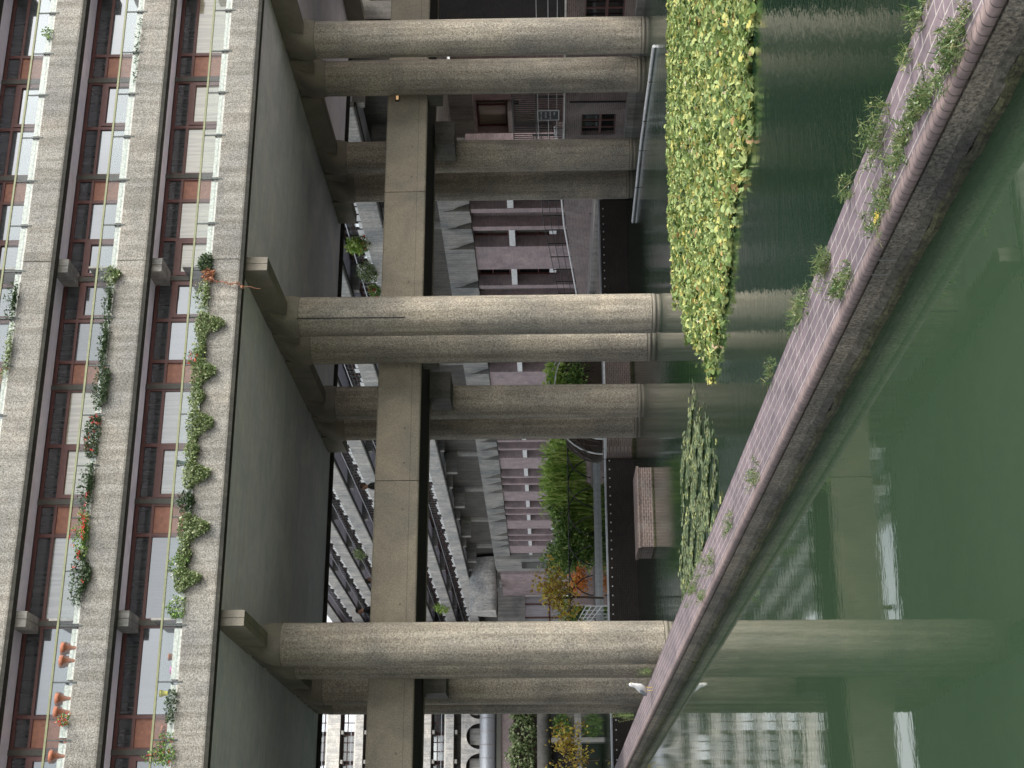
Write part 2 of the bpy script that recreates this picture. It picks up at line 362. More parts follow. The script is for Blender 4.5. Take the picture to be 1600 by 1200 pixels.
# cross beams with notches at the columns
for fx in FR:
    mb = MB(); nb = MB(); zb, zt = 11.60, ZF+.028
    ys = [Y0+.33]
    for yc in YR: ys += [yc+.30, yc+.95]
    ys.append(54.9)
    for i in range(len(ys)-1):
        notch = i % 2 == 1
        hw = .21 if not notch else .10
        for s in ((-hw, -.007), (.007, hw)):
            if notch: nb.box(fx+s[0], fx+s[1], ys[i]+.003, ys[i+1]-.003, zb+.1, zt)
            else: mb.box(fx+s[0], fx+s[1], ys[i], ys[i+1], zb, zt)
    cbm = mb.build('cross_beam', 'smooth', G); nb.build('bearing_recess', 'black', cbm)  # recess web coloured black for the shade inside the notch
    for ci, yc in enumerate(YR):
        col = MB()
        prof = [(R-.02, -1.6), (R-.02, .02), (R-.02, .085), (R+.0, .09), (R+.0, .185), (R-.03, .19), (R-.03, .215), (R, .22), (R, 6.2)]
        if fx == 17.88: prof = prof+[(R, 11.25)]
        else: prof = prof+[(R, 11.25)]
        col.lathe(prof[7:], fx, yc, 0, 48)
        co_ = col.build('column', 'agg_col', G)
        b2 = MB().lathe(prof[:8], fx, yc, 0, 48).build('base_ring', 'smooth', co_)
        # cap: circle below turning into the beam above
        cp = MB(); n = 32; lv = 9; vs = []
        for j in range(lv+1):
            t = j/lv; z = 11.275+(12.3-11.275)*t
            e = 1-math.cos(min(1, t*1.05)*math.pi/2)
            sxy = (R*(1-e)+.215*e, R*(1+.55*t*t))
            pw = 2+6*t
            for i in range(n):
                a = 2*math.pi*i/n; ca, sa = math.cos(a), math.sin(a)
                vs.append((fx+sxy[0]*math.copysign(abs(ca)**(2/pw), ca), yc-.12*t+sxy[1]*math.copysign(abs(sa)**(2/pw), sa), z))
        cp.add(vs, [(j*n+i, j*n+(i+1) % n, (j+1)*n+(i+1) % n, (j+1)*n+i) for j in range(lv) for i in range(n)], True)
        cp.lathe([(R-.02, 11.24), (R-.02, 11.28)], fx, yc, 0, 32)
        cp.build('cap', 'smooth', co_)
    if fx == 17.88:                                     # movement joint: two half round shafts above the walkway
        j = MB()
        for yc in YR[:1]:
            j.box(fx-.295, fx-.275, yc-R*.93, yc-R*.80, 7.9, 11.3)
        j.build('movement_joint', 'black', G)

# ============================================================ FOOTBRIDGE
BZ0, BZ1, BY0, BY1 = 7.72, 9.16, 44.74, 48.71
Bz = thing('footbridge', (17, 46.7, BZ0), 'long tan concrete footbridge passing between the column rows', 'bridge')
xs = [-20, 3.4, 13.42, 24.0, 34.3, 46]
for a, b in zip(xs, xs[1:]):
    mb = MB(); mb.prism([(BY0+.03, BZ0), (BY0, BZ0+.04), (BY0, BZ1-.05), (BY0+.05, BZ1), (BY0+.26, BZ1), (BY0+.26, BZ0)], a+.012, b-.012)
    o = mb.build('parapet', 'bridge', Bz)
    h = MB()
    q = a+.6
    while q < b-.4:
        h.lathe([(.05, 0), (.05, .01)], 0, 0, 0, 10) if False else None
        h.prism([(q+.045*math.cos(t), BZ0+.50+.045*math.sin(t)) for t in np.linspace(0, 2*math.pi, 9)[:-1]], BY0-.004, BY0+.01, 'y')
        q += random.choice((.75, 1.2, 2.2, 3.1))
    h.build('tie_hole', 'smooth', o)
    g = MB(); g.box(a+.02, b-.02, BY0-.004, BY0+.004, BZ0+.285, BZ0+.305); mid = (a+b)/2+random.uniform(-1, 1)
    g.box(mid, mid+.02, BY0-.0035, BY0+.004, BZ0+.1, BZ1-.2); g.build('joint_line', 'smooth', o)
bxo('deck', 'drip_shade', Bz, -20, 46, BY0+.262, BY1-.262, BZ0+.02, BZ0+.36)
bxo('rear_parapet', 'bridge', Bz, -20, 46, BY1-.26, BY1, BZ0, BZ1)
for fx in FR:
    mb = MB(); mb.box(fx-.5, fx+.5, BY1-.9, YR[2]-R+.1, 6.95, 7.7); mb.build('bearing', 'dark_conc', Bz); bxo('bearing', 'dark_conc', Bz, fx-.35, fx+.35, YR[1]+R-.1, BY0+.6, 7.2, 7.7)

# people on the bridge: head and shoulders over the parapet
def person(x, y, zf, h, hair, coat, yaw, label):
    s = h/1.75
    rt_ = Matrix.Rotation(yaw, 4, 'Z')
    mb = MB()
    def T(p): v = rt_ @ Vector((p[0]*s, p[1]*s, p[2]*s)); return (v.x+x, v.y+y, v.z+zf)
    def loft(secs, n=16, lay=0):
        mb.cur = lay; vs = []
        for (cx, cy, z, rx, ry) in secs:
            for i in range(n):
                a = 2*math.pi*i/n; vs.append(T((cx+rx*math.cos(a), cy+ry*math.sin(a), z)))
        mb.add(vs, [(j*n+i, j*n+(i+1) % n, (j+1)*n+(i+1) % n, (j+1)*n+i) for j in range(len(secs)-1) for i in range(n)], True)
        mb.add(vs[:n], [tuple(range(n))[::-1]]); mb.add(vs[-n:], [tuple(range(n))])
    # trunk, neck and head as one loft
    loft([(0,0,.82,.17,.12),(0,0,.95,.18,.13),(0,0,1.1,.17,.12),(0,0,1.25,.20,.13),(0,-.005,1.36,.205,.125),(0,-.005,1.43,.17,.10),(0,0,1.47,.075,.07),(0,.005,1.5,.055,.06)])
    loft([(0,.0,1.47,.055,.06),(0,.005,1.53,.055,.06),(0,.02,1.56,.062,.085),(0,.02,1.62,.073,.095),(0,.015,1.68,.076,.098),(0,.005,1.73,.06,.08),(0,0,1.755,.02,.03)], lay=1)
    mb.cur = 1; mb.tube([T((0,.11,1.645)), T((0,.135,1.615)), T((0,.115,1.60))], .012*s, 6)
    for sx in (-1, 1):
        mb.tube([T((sx*.078,0,1.66)), T((sx*.082,-.005,1.63)), T((sx*.076,0,1.60))], .012*s, 6)
        mb.cur = 0
        mb.tube([T((sx*.17,0,1.40)), T((sx*.23,0,1.28)), T((sx*.25,.02,1.1)), T((sx*.25,.08,.93)), T((sx*.24,.14,.82))], .055*s, 10, .6)
        mb.cur = 1
        for f in range(4): mb.tube([T((sx*(.225+.013*f),.15,.80)), T((sx*(.225+.013*f),.165,.76-.005*f)), T((sx*(.228+.012*f),.15,.725+.01*(f==0)))], .009*s, 5, .8)
        mb.tube([T((sx*.22,.15,.80)), T((sx*.205,.17,.77))], .010*s, 5, .8)
        mb.cur = 2
        mb.tube([T((sx*.09,0,.86)), T((sx*.10,.01,.5)), T((sx*.10,0,.09)), T((sx*.10,0,.05))], .085*s, 10, .55)
        mb.cur = 3; mb.tube([T((sx*.10,-.06,.045)), T((sx*.10,.08,.045)), T((sx*.10,.17,.035))], .045*s, 8, .7)
    o = mb.build('person', ['coat_'+coat, 'skin', 'trousers', 'black'], None, (x, y, zf))
    hm = MB(); vs = []; n = 16
    for j, (z, rx, ry, oy) in enumerate([(1.58,.05,.03,-.07),(1.62,.082,.07,-.03),(1.68,.086,.10,-.005),(1.73,.074,.092,0),(1.765,.045,.055,0),(1.775,.01,.01,0)]):
        for i in range(n):
            a = 2*math.pi*i/n; vs.append(T((rx*math.cos(a), oy+ry*math.sin(a), z)))
    hm.add(vs, [(j*n+i, j*n+(i+1) % n, (j+1)*n+(i+1) % n, (j+1)*n+i) for j in range(5) for i in range(n)], True)
    hm.build('hair', 'hair_'+hair, o)
    return tag(o, label, 'person')
plain('coat_black', (.012, .012, .014), .8); plain('coat_olive', (.03, .032, .028), .8); plain('skin', (.28, .15, .10), .5); plain('trousers', (.02, .022, .035), .8)
plain('hair_dark', (.012, .008, .006), .6); plain('hair_brown', (.05, .022, .014), .6)
DK = BZ0+.36
person(13.7, 46.3, DK, 1.74, 'brown', 'olive', math.radians(75), 'person in dark jacket on the footbridge, nearest its middle joint')
person(9.5, 46.4, DK, 1.75, 'dark', 'black', math.radians(80), 'person in black coat on the footbridge beside the leftmost column')
person(10.75, 47.6, DK, 1.62, 'dark', 'black', math.radians(-100), 'short person half hidden behind the footbridge parapet')

# ============================================================ BRICK DIVIDER WALL
W = thing('brick_wall', (4.4, 30, 0), 'low purple brick wall with rounded coping cutting diagonally across the water', 'wall')
WZ = 1.37; WL_ = 1.06; w0, w1 = 4.07, 4.77; ya, yb = 2.5, 56.1
mb = MB(); mb.box(w0+.008, w1, ya, yb, -1.5, WZ-.0755); mb.build('facing', 'wet_face', W)
mb = MB(); mb.box(w0+.091, w1+.02, ya, yb, WZ-.07, WZ); mb.build('coping', 'coping', W)
mb = MB(); prof = [(w0+.088, WZ-.074), (w0+.088, WZ+.003)]
for i in range(9):
    a = math.pi/2+math.pi*.5*i/8; prof.append((w0+.032+.036*math.cos(a), WZ+.003-.036+.036*math.sin(a)))
prof.append((w0-.002, WZ-.055)); prof.append((w0+.02, WZ-.068)); prof.append((w0+.06, WZ-.074))
mb.prism(prof, ya, yb, 'y', True); mb.build('bullnose_edge', 'bullnose', W)
concrete('ledge', (.13, .12, .095), 22, .6, .6, .8); concrete('moss', (.085, .085, .04), 24, .7, .5, .9)
mb = MB(); n = 260; vs = []
for i in range(n):
    y = ya+(yb-ya)*(i/(n-1))**1.6; j = .012*math.sin(y*7.3)+.01*math.sin(y*17.1)+.008*rng.normal()
    j *= .6; vs += [(w0+.010, y, WL_+.125+j*.5), (w0-.010+j, y, WL_+.115+j), (w0-.022+j, y, WL_+.06)]
mb.add(vs, [(3*i+a, 3*i+3+a, 3*i+4+a, 3*i+1+a) for i in range(n-1) for a in (0, 1)]); mb.build('ledge', 'ledge', W)
mb = MB(); vs = []
for i in range(n):
    y = ya+(yb-ya)*(i/(n-1))**1.6; j = .014*math.sin(y*5.3)+.012*math.sin(y*13.1)+.010*rng.normal()
    j *= .6; vs += [(w0-.023, y, WL_+.065+j), (w0-.040+j, y, WL_+.04+j*.5), (w0-.03+j, y, WL_-.1)]
mb.add(vs, [(3*i+a, 3*i+3+a, 3*i+4+a, 3*i+1+a) for i in range(n-1) for a in (0, 1)]); mb.build('moss_band', 'moss', W)
ej = bxo('expansion_joint', 'grey_conc', W, w0+.005, w0+.022, 8.62, 8.635, WL_+.13, WZ-.06)
copy_part(ej, W, (0, .23, 0))
# fallen leaf, droppings
tag(leaf_mesh(MB(), [np.array((w0+.14, 8.27, WZ+.012))], .10, 'round', 4, 0, 0, 3).build('fallen_leaf', 'autumn', None, (w0+.14, 8.27, WZ)), 'single yellow fallen leaf lying on the wall coping', 'leaf')
# weeds on the wall
def weed(px, py, w_, label, hgt=.14, n=160, mat='weed', zz=None, flower=0, side=0):
    w_ *= .7; hgt *= .75; n = int(n*1.3)
    z = WZ if zz is None else zz
    p = at(px, py, z=z)
    t = thing('weed_plant', p, label, 'weed', 'weeds growing from the brick wall'); g = np.random.default_rng(int(px*7+py))
    L_ = w_
    P = []; 
    stems = MB()
    for k in range(max(6, n//22)):
        b = np.array((p.x+g.normal()*.05, p.y+(g.random()-.5)*L_, z)); tip = b+np.array((g.normal()*.06, g.normal()*.06, hgt*(.4+.7*g.random())))
        mid_ = (b+tip)/2+g.normal(size=3)*.02
        stems.tube([b, mid_, tip], .004, 4, .4)
        for q in np.linspace(.15, 1, max(6, n//max(6, n//22))): P.append(b+(tip-b)*q+g.normal(size=3)*np.array((.018, .022, .012)))
    stems.build('stem', mat, t)
    fm = leaf_mesh(MB(), P[::2], .021, 'leaf', .3, .0, .6, int(py)); leaf_mesh(fm, P[1::2]+P[::3], .05, 'blade', 0, -.8, .5, int(py)+5); fm.build('foliage', mat, t)
    if flower: leaf_mesh(MB(), [P[i] for i in g.integers(0, len(P), flower)], .018, 'leaf', 2, 0, .2, 3).build('flowers', 'petal_white', t)
WL = [(1502, 62, .75, 'large green weed clump with white flowers at the near end of the wall', .12, 520, 14),
      (1478, 112, .5, 'thin flowering weeds trailing behind the largest wall clump', .06, 160, 20),
      (1446, 4, .3, 'small weed at the far edge of the wall at the frame edge', .12, 120, 0),
      (1421, 92, .3, 'wispy weed sprig leaning over the far edge of the coping', .12, 70, 0),
      (1440, 170, .6, 'dense mixed green weed patch along the rounded coping edge', .07, 420, 4),
      (1380, 205, .8, 'bushy pale weed spilling over the far side of the wall', .18, 360, 0),
      (1408, 235, 1.0, 'long olive weed patch covering the middle of the coping edge', .06, 420, 6),
      (1333, 290, .4, 'small flowering weed on the far edge between two bushes', .13, 110, 6),
      (1374, 330, 1.0, 'straggly olive weed strip beside the yellow leaf', .05, 380, 6),
      (1292, 415, .7, 'thick green weed bush on the far edge before the lily patch tip', .13, 330, 4),
      (1322, 440, .7, 'bright green weed tuft near the metal joint of the wall', .10, 380, 0),
      (1255, 478, .9, 'leafy weed bush on the far edge just past the metal joint', .13, 330, 6),
      (1210, 575, .6, 'small ragged weed on the far edge near the reflections of the lights', .14, 120, 0),
      (1183, 740, .6, 'isolated green weed tuft on the coping halfway along the wall', .16, 180, 0),
      (1141, 822, 1.0, 'pair of low weeds along the far half of the coping', .12, 160, 0),
      (1115, 880, .9, 'low scrubby weed beside the floating lilies', .14, 150, 0),
      (1100, 925, .9, 'green weed tuft beyond the floating lilies', .16, 150, 0),
      (1018, 1052, .6, 'upright green weed beside the white gull', .42, 160, 0),
      (990, 1120, 1.2, 'tall branching weed on the wall beyond the gull', .75, 260, 0)]
for (a, b, c, d, h, n, fl) in WL: weed(a, b, c, d, h, n, flower=fl)
weed(1092, 905, 3.5, 'yellowish sedge growing over the far side of the wall beside the lilies', .2, 420)
# gull
gp = at(1019, 1077, z=WZ)
mb = MB()
ax = Vector((.35, -.94, 0)).normalized()
def gl(a, z): v = gp+ax*a; return (v.x, v.y, v.z+z)
pr = [(-.20, .10, .015), (-.16, .13, .04), (-.08, .17, .075), (.02, .22, .092), (.10, .28, .082), (.155, .345, .055), (.175, .40, .045), (.195, .44, .05), (.215, .455, .045), (.24, .455, .02)]
vs = []; n = 12
for i, (a, z, r) in enumerate(pr):
    j0 = pr[max(0, i-1)]; j1 = pr[min(len(pr)-1, i+1)]; d = Vector((j1[0]-j0[0], j1[1]-j0[1])).normalized()
    sd = ax.cross(Vector((0, 0, 1))); nn = ax*(-d.y)+Vector((0, 0, 1))*d.x
    c = Vector(gl(a, z))
    for k in range(n): t = 2*math.pi*k/n; vs.append(c+sd*r*.85*math.cos(t)+nn*r*math.sin(t))
mb.add(vs, [(j*n+i, j*n+(i+1) % n, (j+1)*n+(i+1) % n, (j+1)*n+i) for j in range(len(pr)-1) for i in range(n)], True); mb.add(vs[:n], [tuple(range(n))]); mb.add(vs[-n:], [tuple(range(n))[::-1]])
gull = tag(mb.build('gull', 'white', None, gp), 'white gull with grey wings standing on the brick wall', 'bird')
plain('wing', (.22, .24, .27), .6); plain('beak', (.5, .38, .1), .5)
for s in (-1, 1):
    m2 = MB(); sd = ax.cross(Vector((0, 0, 1)))*s
    pts = [(.10, .27, .075), (.02, .25, .096), (-.10, .19, .085), (-.24, .10, .03), (-.16, .11, .05), (0, .16, .085), (.09, .21, .08)]
    m2.add([Vector(gl(a, z))+sd*r*1.02 for a, z, r in pts]+[Vector(gl(a, z))+sd*(r*.8) for a, z, r in pts], [tuple(range(7)), tuple(range(7, 14))[::-1]]+[(i, (i+1) % 7, 7+(i+1) % 7, 7+i) for i in range(7)])
    m2.build('wing', 'wing', gull)
    MB().tube([Vector(gl(.02, .15))+sd*.035, Vector(gl(.0, .0))+sd*.035, Vector(gl(.05, .004))+sd*.035], .008, 6).build('leg', 'beak', gull)
MB().tube([gl(.235, .452), gl(.30, .44)], .014, 6, .3).build('beak', 'beak', gull)

# ============================================================ WATER LILIES
def in_poly(P, poly):
    x, y = P[:, 0], P[:, 1]; ins = np.zeros(len(P), bool); j = len(poly)-1
    for i in range(len(poly)):
        xi, yi = poly[i]; xj, yj = poly[j]
        c = ((yi > y) != (yj > y)) & (x < (xj-xi)*(y-yi)/(yj-yi+1e-12)+xi); ins ^= c; j = i
    return ins
def lily(poly, n, hmax, size, name, mat, label, seed, rag=.5, flat=1.):
    g = np.random.default_rng(seed); A = np.array(poly); lo, hi = A.min(0)-1, A.max(0)+1
    P = lo+(hi-lo)*g.random((n*4, 2)); J = P+g.normal(size=P.shape)*rag*.35+.25*np.stack([np.sin(P[:, 1]*2.1+P[:, 0]), np.sin(P[:, 0]*2.7)], 1)
    P = P[in_poly(J, poly)][:n]
    # open gaps
    gap = np.sin(P[:, 0]*2.2+1.3*np.sin(P[:, 1]*1.1))*np.sin(P[:, 1]*2.6+P[:, 0]*.7); P = P[gap < .80 if hmax > .05 else (gap+.5*np.sin(P[:, 0]*7.1+P[:, 1]*1.3)) < .35]
    Z = (g.random(len(P))**1.4)*hmax+.012; P3 = np.column_stack([P, Z])
    mb = MB(); leaf_mesh(mb, P3, size, 'round', flat, 0, .4, seed)
    o = mb.build(name, mat); return tag(o, label, 'water lilies', kind='stuff')
poly1 = [at(x, y, z=0)[:2] for x, y in [(1050, -60), (1049, 60), (1048, 200), (1050, 330), (1056, 440), (1070, 480), (1085, 520), (1112, 560), (1126, 555), (1130, 500), (1138, 430), (1146, 350), (1158, 290), (1162, 240), (1176, 190), (1178, 60), (1178, -60)]]
lily(poly1, 46000, .09, .135, 'lily_pads', 'lily', 'dense yellow green lily leaves covering the water between wall and columns', 3, flat=.85)
poly2 = [at(x, y, z=0)[:2] for x, y in [(1080, 640), (1074, 680), (1068, 720), (1068, 800), (1066, 900), (1068, 960), (1085, 960), (1100, 900), (1125, 800), (1122, 740), (1112, 700), (1100, 670), (1090, 645)]]
lily(poly2, 8000, .015, .12, 'floating_pads', 'lily_flat', 'sparse pale lily pads floating flat behind the brick wall', 9, rag=.8, flat=9)

# floating boom
bm = thing('floating_boom', (25.8, 45, 0), 'pale floating boom lying on the water between the columns', 'boom')
pts = [(25.64, 38.4), (25.75, 40.6), (25.95, 43.4), (26.05, 45.6), (25.95, 48.2), (25.87, 51.0)]
for a, b in zip(pts, pts[1:]):
    d = Vector((b[0]-a[0], b[1]-a[1], 0)).normalized()*.05
    MB().tube([(a[0]+d.x, a[1]+d.y, .05), ((a[0]+b[0])/2, (a[1]+b[1])/2, .055), (b[0]-d.x, b[1]-d.y, .05)], .06, 8).build('float', 'pale_metal', bm)
    MB().tube([(b[0]-d.x*1.2, b[1]-d.y*1.2, .05), (b[0]+d.x*1.2, b[1]+d.y*1.2, .05)], .045, 8).build('coupling', 'iron', bm)

# ============================================================ FAR BANK AND RIGHT BANK
fb = thing('retaining_wall', (18, 56, 0), 'dark wet brick retaining wall closing the far side of the water', 'wall')
bxo('brickwork', 'dark_brick', fb, 4.2, 29.4, 55.8, 56.2, -1.5, 1.14)
mb = MB(); mb.box(4.1, 29.4, 55.76, 56.32, 1.142, 1.2); mb.build('edge_strip', 'pale_steel', fb)
st = MB(); x = 4.9
while x < 29: st.box(x, x+.05, 55.775, 55.80, .98, 1.03); x += .37
st.build('weep_stud', 'pale_metal', fb)
# low brick block in the water
ib = thing('brick_plinth', (12.6, 46.8, 0), 'freestanding low brick block standing in the water', 'plinth')
mb = MB(); mb.box(11.48, 14.2, 46.05, 47.7, -1.4, .47); mb.build('brickwork', 'brown_brick', ib)
mb = MB(); mb.box(11.44, 14.24, 46.01, 47.74, .472, .56); mb.build('capping', 'brown_brick', ib)
bxo('waterline_band', 'moss', ib, 11.47, 14.21, 46.035, 47.71, -.05, .035)
# curved end brick pier
pr_ = thing('brick_pier', (19.8, 55, 0), 'brick quay wall with a hollowed curved end below the round basket', 'wall')
arc = [(17.55, 0)]
mb = MB()
out = [(24.5, 54.9), (18.9, 54.9)]
for i in range(8): t = i/7*math.pi/2; out.append((18.9-1.3*math.sin(t), 54.9+.88*(1-math.cos(t))))
out += [(17.6, 55.79), (24.5, 55.79)]
mb.prism(out, -1.4, 1.12, 'z'); mb.build('brickwork', 'brown_brick', pr_)
mb = MB(); mb.prism([(x+(-.04 if x < 20 else .0), y-.03 if y < 55.5 else y) for x, y in out], 1.122, 1.2, 'z'); mb.build('edge_strip', 'pale_metal', pr_)
mb = MB(); mb.prism([(x, y-.012 if y < 55.5 else y) for x, y in out], -.05, .09, 'z'); mb.build('waterline_band', 'moss', pr_)

rb = thing('quay_wall', (30, 46, 0), 'brick quay wall with barred low windows beside the right columns', 'wall')
mb = MB(); mb.box(29.55, 30.15, 20, 53.2, -1.5, .27); mb.build('kerb', 'grey_conc', rb)
# openings: two horizontal windows
mb = MB(); XQ = 30.2
ops = [(50.0, 51.6), (42.2, 44.4)]
ys = [20, 42.2, 44.4, 50.0, 51.6, 53.2]
for a, b in ((20, 42.2), (44.4, 50.0), (51.6, 53.2)): mb.box(XQ, XQ+.4, a, b, .1, 2.68)
for a, b in ops: mb.box(XQ, XQ+.4, a, b, .1, .62); mb.box(XQ, XQ+.4, a, b, 2.02, 2.68)
mb.build('brickwork', 'bank_brick', rb)
for a, b in ops:
    g = MB()
    for z in (.62, 1.98): g.box(XQ+.03, XQ+.1, a, b, z, z+.05)
    for q in (1/3, 2/3): g.box(XQ+.04, XQ+.09, a+(b-a)*q-.025, a+(b-a)*q+.025, .67, 1.98)
    g.box(XQ+.035, XQ+.095, a, b, 1.2, 1.3)
    wo = g.build('window', 'frame', rb); bxo('pane', 'pane_dark', wo, XQ+.2, XQ+.22, a, b, .62, 2.02)
bxo('coping', 'white', rb, XQ-.04, XQ+.46, 20, 53.2, 2.682, 2.74)
bxo('downpipe', 'iron', rb, XQ-.05, XQ, 49.0, 49.06, .3, 2.5)
bxo('end_wall', 'bank_brick', rb, XQ+.4, 34.4, 53.0, 53.4, -1.5, 2.6)
bxo('terrace', 'paving', rb, XQ+.41, 42.0, 30, 53.0, 2.3, 2.5)
# tall railing and wires
rl = thing('railing', (30.4, 50, 2.74), 'tall black vertical bar railing on the quay wall', 'railing')
mb = MB(); y = 47.6
while y < 52.6: mb.box(XQ+.17, XQ+.20, y, y+.03, 2.78, 4.75); y += .155
mb.build('bar', 'iron', rl)['kind'] = 'stuff'
mb = MB(); mb.box(XQ+.155, XQ+.215, 47.6, 52.7, 4.75, 4.80); mb.box(XQ+.155, XQ+.215, 47.6, 52.7, 3.82, 3.86); mb.build('rail', 'iron', rl)
for z in (3.0, 3.33, 3.75): bxo('wire', 'pale_metal', rl, XQ-.0, XQ+.025, 40, 52.9, z, z+.025)
for y in (41.5, 43.9, 46.3, 48.7, 51.1): bxo('wire_post', 'iron', rl, XQ+.027, XQ+.06, y, y+.03, 2.742, 3.8)
# chalk board
cb = thing('notice_board', (30.1, 49.9, 3), 'small dark chalk notice board tied to the quay railing', 'sign')
z0, z1 = 2.95, 3.75; y0, y1 = 49.62, 50.28
bxo('board', 'chalk', cb, XQ-.05, XQ-.03, y0, y1, z0, z1)
mb = MB(); mb.box(XQ-.055, XQ-.025, y0-.04, y0, z0-.04, z1+.04); mb.box(XQ-.055, XQ-.025, y1, y1+.04, z0-.04, z1+.04); mb.box(XQ-.055, XQ-.025, y0, y1, z0-.04, z0); mb.box(XQ-.055, XQ-.025, y0, y1, z1, z1+.04); mb.build('frame', 'pale_metal', cb)
mb = MB()
for (zz, segs) in ((3.60, [(.05, .2), (.26, .33), (.4, .6)]), (3.42, [(.08, .25), (.32, .5)]), (3.24, [(.05, .15), (.2, .4), (.46, .58)]), (3.08, [(.1, .3)])):
    for a, b in segs:
        q = a
        while q < b:
            mb.box(XQ-.054, XQ-.051, y0+q, y0+q+.012, zz, zz+.05+.03*random.random()); mb.box(XQ-.054, XQ-.051, y0+q, y0+q+.03, zz+.02*random.random(), zz+.02+.012); q += .045
mb.build('chalk_writing', 'white', cb)

# ============================================================ TERRACE BLOCK (receding, right)
A = thing('apartment_building', (XA+5, 110, 0), 'long receding terrace block with stacked balconies above a scalloped edge and brick bays', 'building')
FL = [12.15, 15.0, 17.85, 20.7, 23.55, 26.4, 29.25]; ya, yb = 56.2, 199
for z in FL:
    mb = MB(); mb.prism([(XA+.04, z), (XA, z+.05), (XA, z+1.05), (XA+.05, z+1.1), (XA+.28, z+1.1), (XA+.28, z)], ya, yb, 'y'); mb.build('balcony_front', 'far_conc', A)
    bxo('drip_edge', 'drip_shade', A, XA+.02, XA+.279, ya, yb, z-.10, z-.003)
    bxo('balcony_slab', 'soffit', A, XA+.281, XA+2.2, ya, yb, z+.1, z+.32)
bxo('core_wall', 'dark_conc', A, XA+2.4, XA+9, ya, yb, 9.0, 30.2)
bay = 10.3/2
for fi, z in enumerate(FL[:6]):
    y = ya+.3; i = 0
    while y+bay < yb and i < 27:
        if i % 2 == 0:
            mb = MB(); mb.box(XA+.29, XA+2.3, y-.22, y+.22, z-.45, z+.095); mb.build('cross_beam', 'grey_conc', A)
        if fi == 0 and i == 0:
            mb = MB(); n = 6
            for q in range(n+1): mb.box(XA+2.2, XA+2.28, y+.1+(bay-.2)*q/n-.04, y+.1+(bay-.2)*q/n+.04, z+.35, z+2.85)
            for q in (.36, 2.2, 2.78): mb.box(XA+2.195, XA+2.285, y+.1, y+bay-.1, z+q, z+q+.07)
            W1 = mb.build('window', 'frame', A); pb = MB()
            pb.box(XA+2.29, XA+2.31, y+.1, y+bay-.1, z+.3, z+2.85); pb.build('pane', 'pane_far', W1)
            mb = MB(); q = y
            while q < y+bay-.05:
                mb.box(XA+.10, XA+.14, q, q+.04, z+1.1, z+1.95); q += bay/6
            for zz in (1.25, 1.5, 1.75): mb.box(XA+.11, XA+.13, y, y+bay, z+zz, z+zz+.025)
            R1 = mb.build('railing', 'iron', A); pb = MB()
            for q in (0, 1, 2, 4, 5): pb.box(XA+.06, XA+.09, y+bay*q/6+.1, y+bay*(q+1)/6-.06, z+1.1, z+1.1+(.22, .16, .3, .2, .12, .26)[q])
            pb.build('white_board', 'white', R1); pb = MB()
            pb.box(XA+.02, XA+.08, y, y+bay, z+1.92, z+1.97); pb.build('handrail', 'pale_steel', R1)
        else:
            off = (0, y-(ya+.3), z-FL[0])
            copy_part(W1, A, off); copy_part(R1, A, off)
        y += bay; i += 1
# planters on those balconies
g = np.random.default_rng(5)
for i in range(12):
    fi = (i//3) % 4; y = (58, 70, 84, 100, 62, 120, 76, 138, 92, 150, 66, 110)[i]; z = FL[fi]+1.1
    t = thing('balcony_plant', (XA+.3, y, z), ['trailing green plant', 'pink flowering plant', 'pale variegated plant'][i % 3]+' on '+['first', 'second', 'third', 'fourth'][fi]+' tier balcony of the terrace block', 'plant', 'plants on the terrace block balconies')
    P = blob_pts(160, (XA+.05, y, z+.15), (.35, .9, .45), i); leaf_mesh(MB(), P, .2, 'leaf', 0, .3, .4, i).build('foliage', ['leaf_green', 'ivy', 'ivy'][i % 3], t)
    if i % 3 == 1: leaf_mesh(MB(), P[:30]+np.array((-.1, 0, .05)), .12, 'leaf', 0, 0, .3, i).build('flowers', 'petal_red', t)
for (px, py, n_, rr_, mt, fl, lb) in ((556, 385, 900, (.3, .9, .55), 'reed', 0, 'bright green leafy bush high on the terrace block balcony beside the front columns'),
        (573, 425, 1100, (.3, 1.3, .6), 'ivy', 60, 'large white flowering shrub on the terrace block balcony nearest the front columns'),
        (585, 455, 500, (.25, .8, .4), 'leaf_green', 40, 'dark green shrub with red blooms below the white flowering shrub'),
        (690, 950, 500, (.5, 2.2, .9), 'reed', 0, 'pale fern at the far end of the lowest terrace balcony'),
        (562, 865, 400, (.5, 1.6, .6), 'ivy', 0, 'variegated bush on a far terrace balcony above the footbridge')):
    p = at(px, py, X=XA-.05); t = thing('balcony_plant', p, lb, 'plant', 'plants on the terrace block balconies')
    P = blob_pts(n_, p, rr_, int(px)); leaf_mesh(MB(), P, .14 if py < 500 else .22, 'leaf', 0, .3, .4, int(py)).build('foliage', mt, t)
    if fl: leaf_mesh(MB(), np.repeat(P[:fl], 3, 0)+g.normal(size=(fl*3, 3))*.03-np.array((.08, 0, 0)), .08, 'leaf', 0, 0, .3, 4).build('flowers', 'petal_white' if mt == 'ivy' else 'petal_red', t)
# undercroft at podium level
bxo('podium_deck', 'grey_conc', A, XA+.3, XA+9, ya, 190, 8.7, 9.0)
bxo('undercroft_wall', 'dark_brick', A, XA+4.3, XA+4.7, ya, 190, 9.0, 12.2)
y = 62.0
while y < 168:
    mb = MB(); mb.box(XA+.6, XA+6, y-.3, y+.3, 11.1, 12.04); mb.build('cross_beam', 'grey_conc', A)
    MB().lathe([(.5, 9.0), (.5, 11.12)], XA+2.6, y, 0, 20).build('column', 'grey_conc', A); y += 10.6
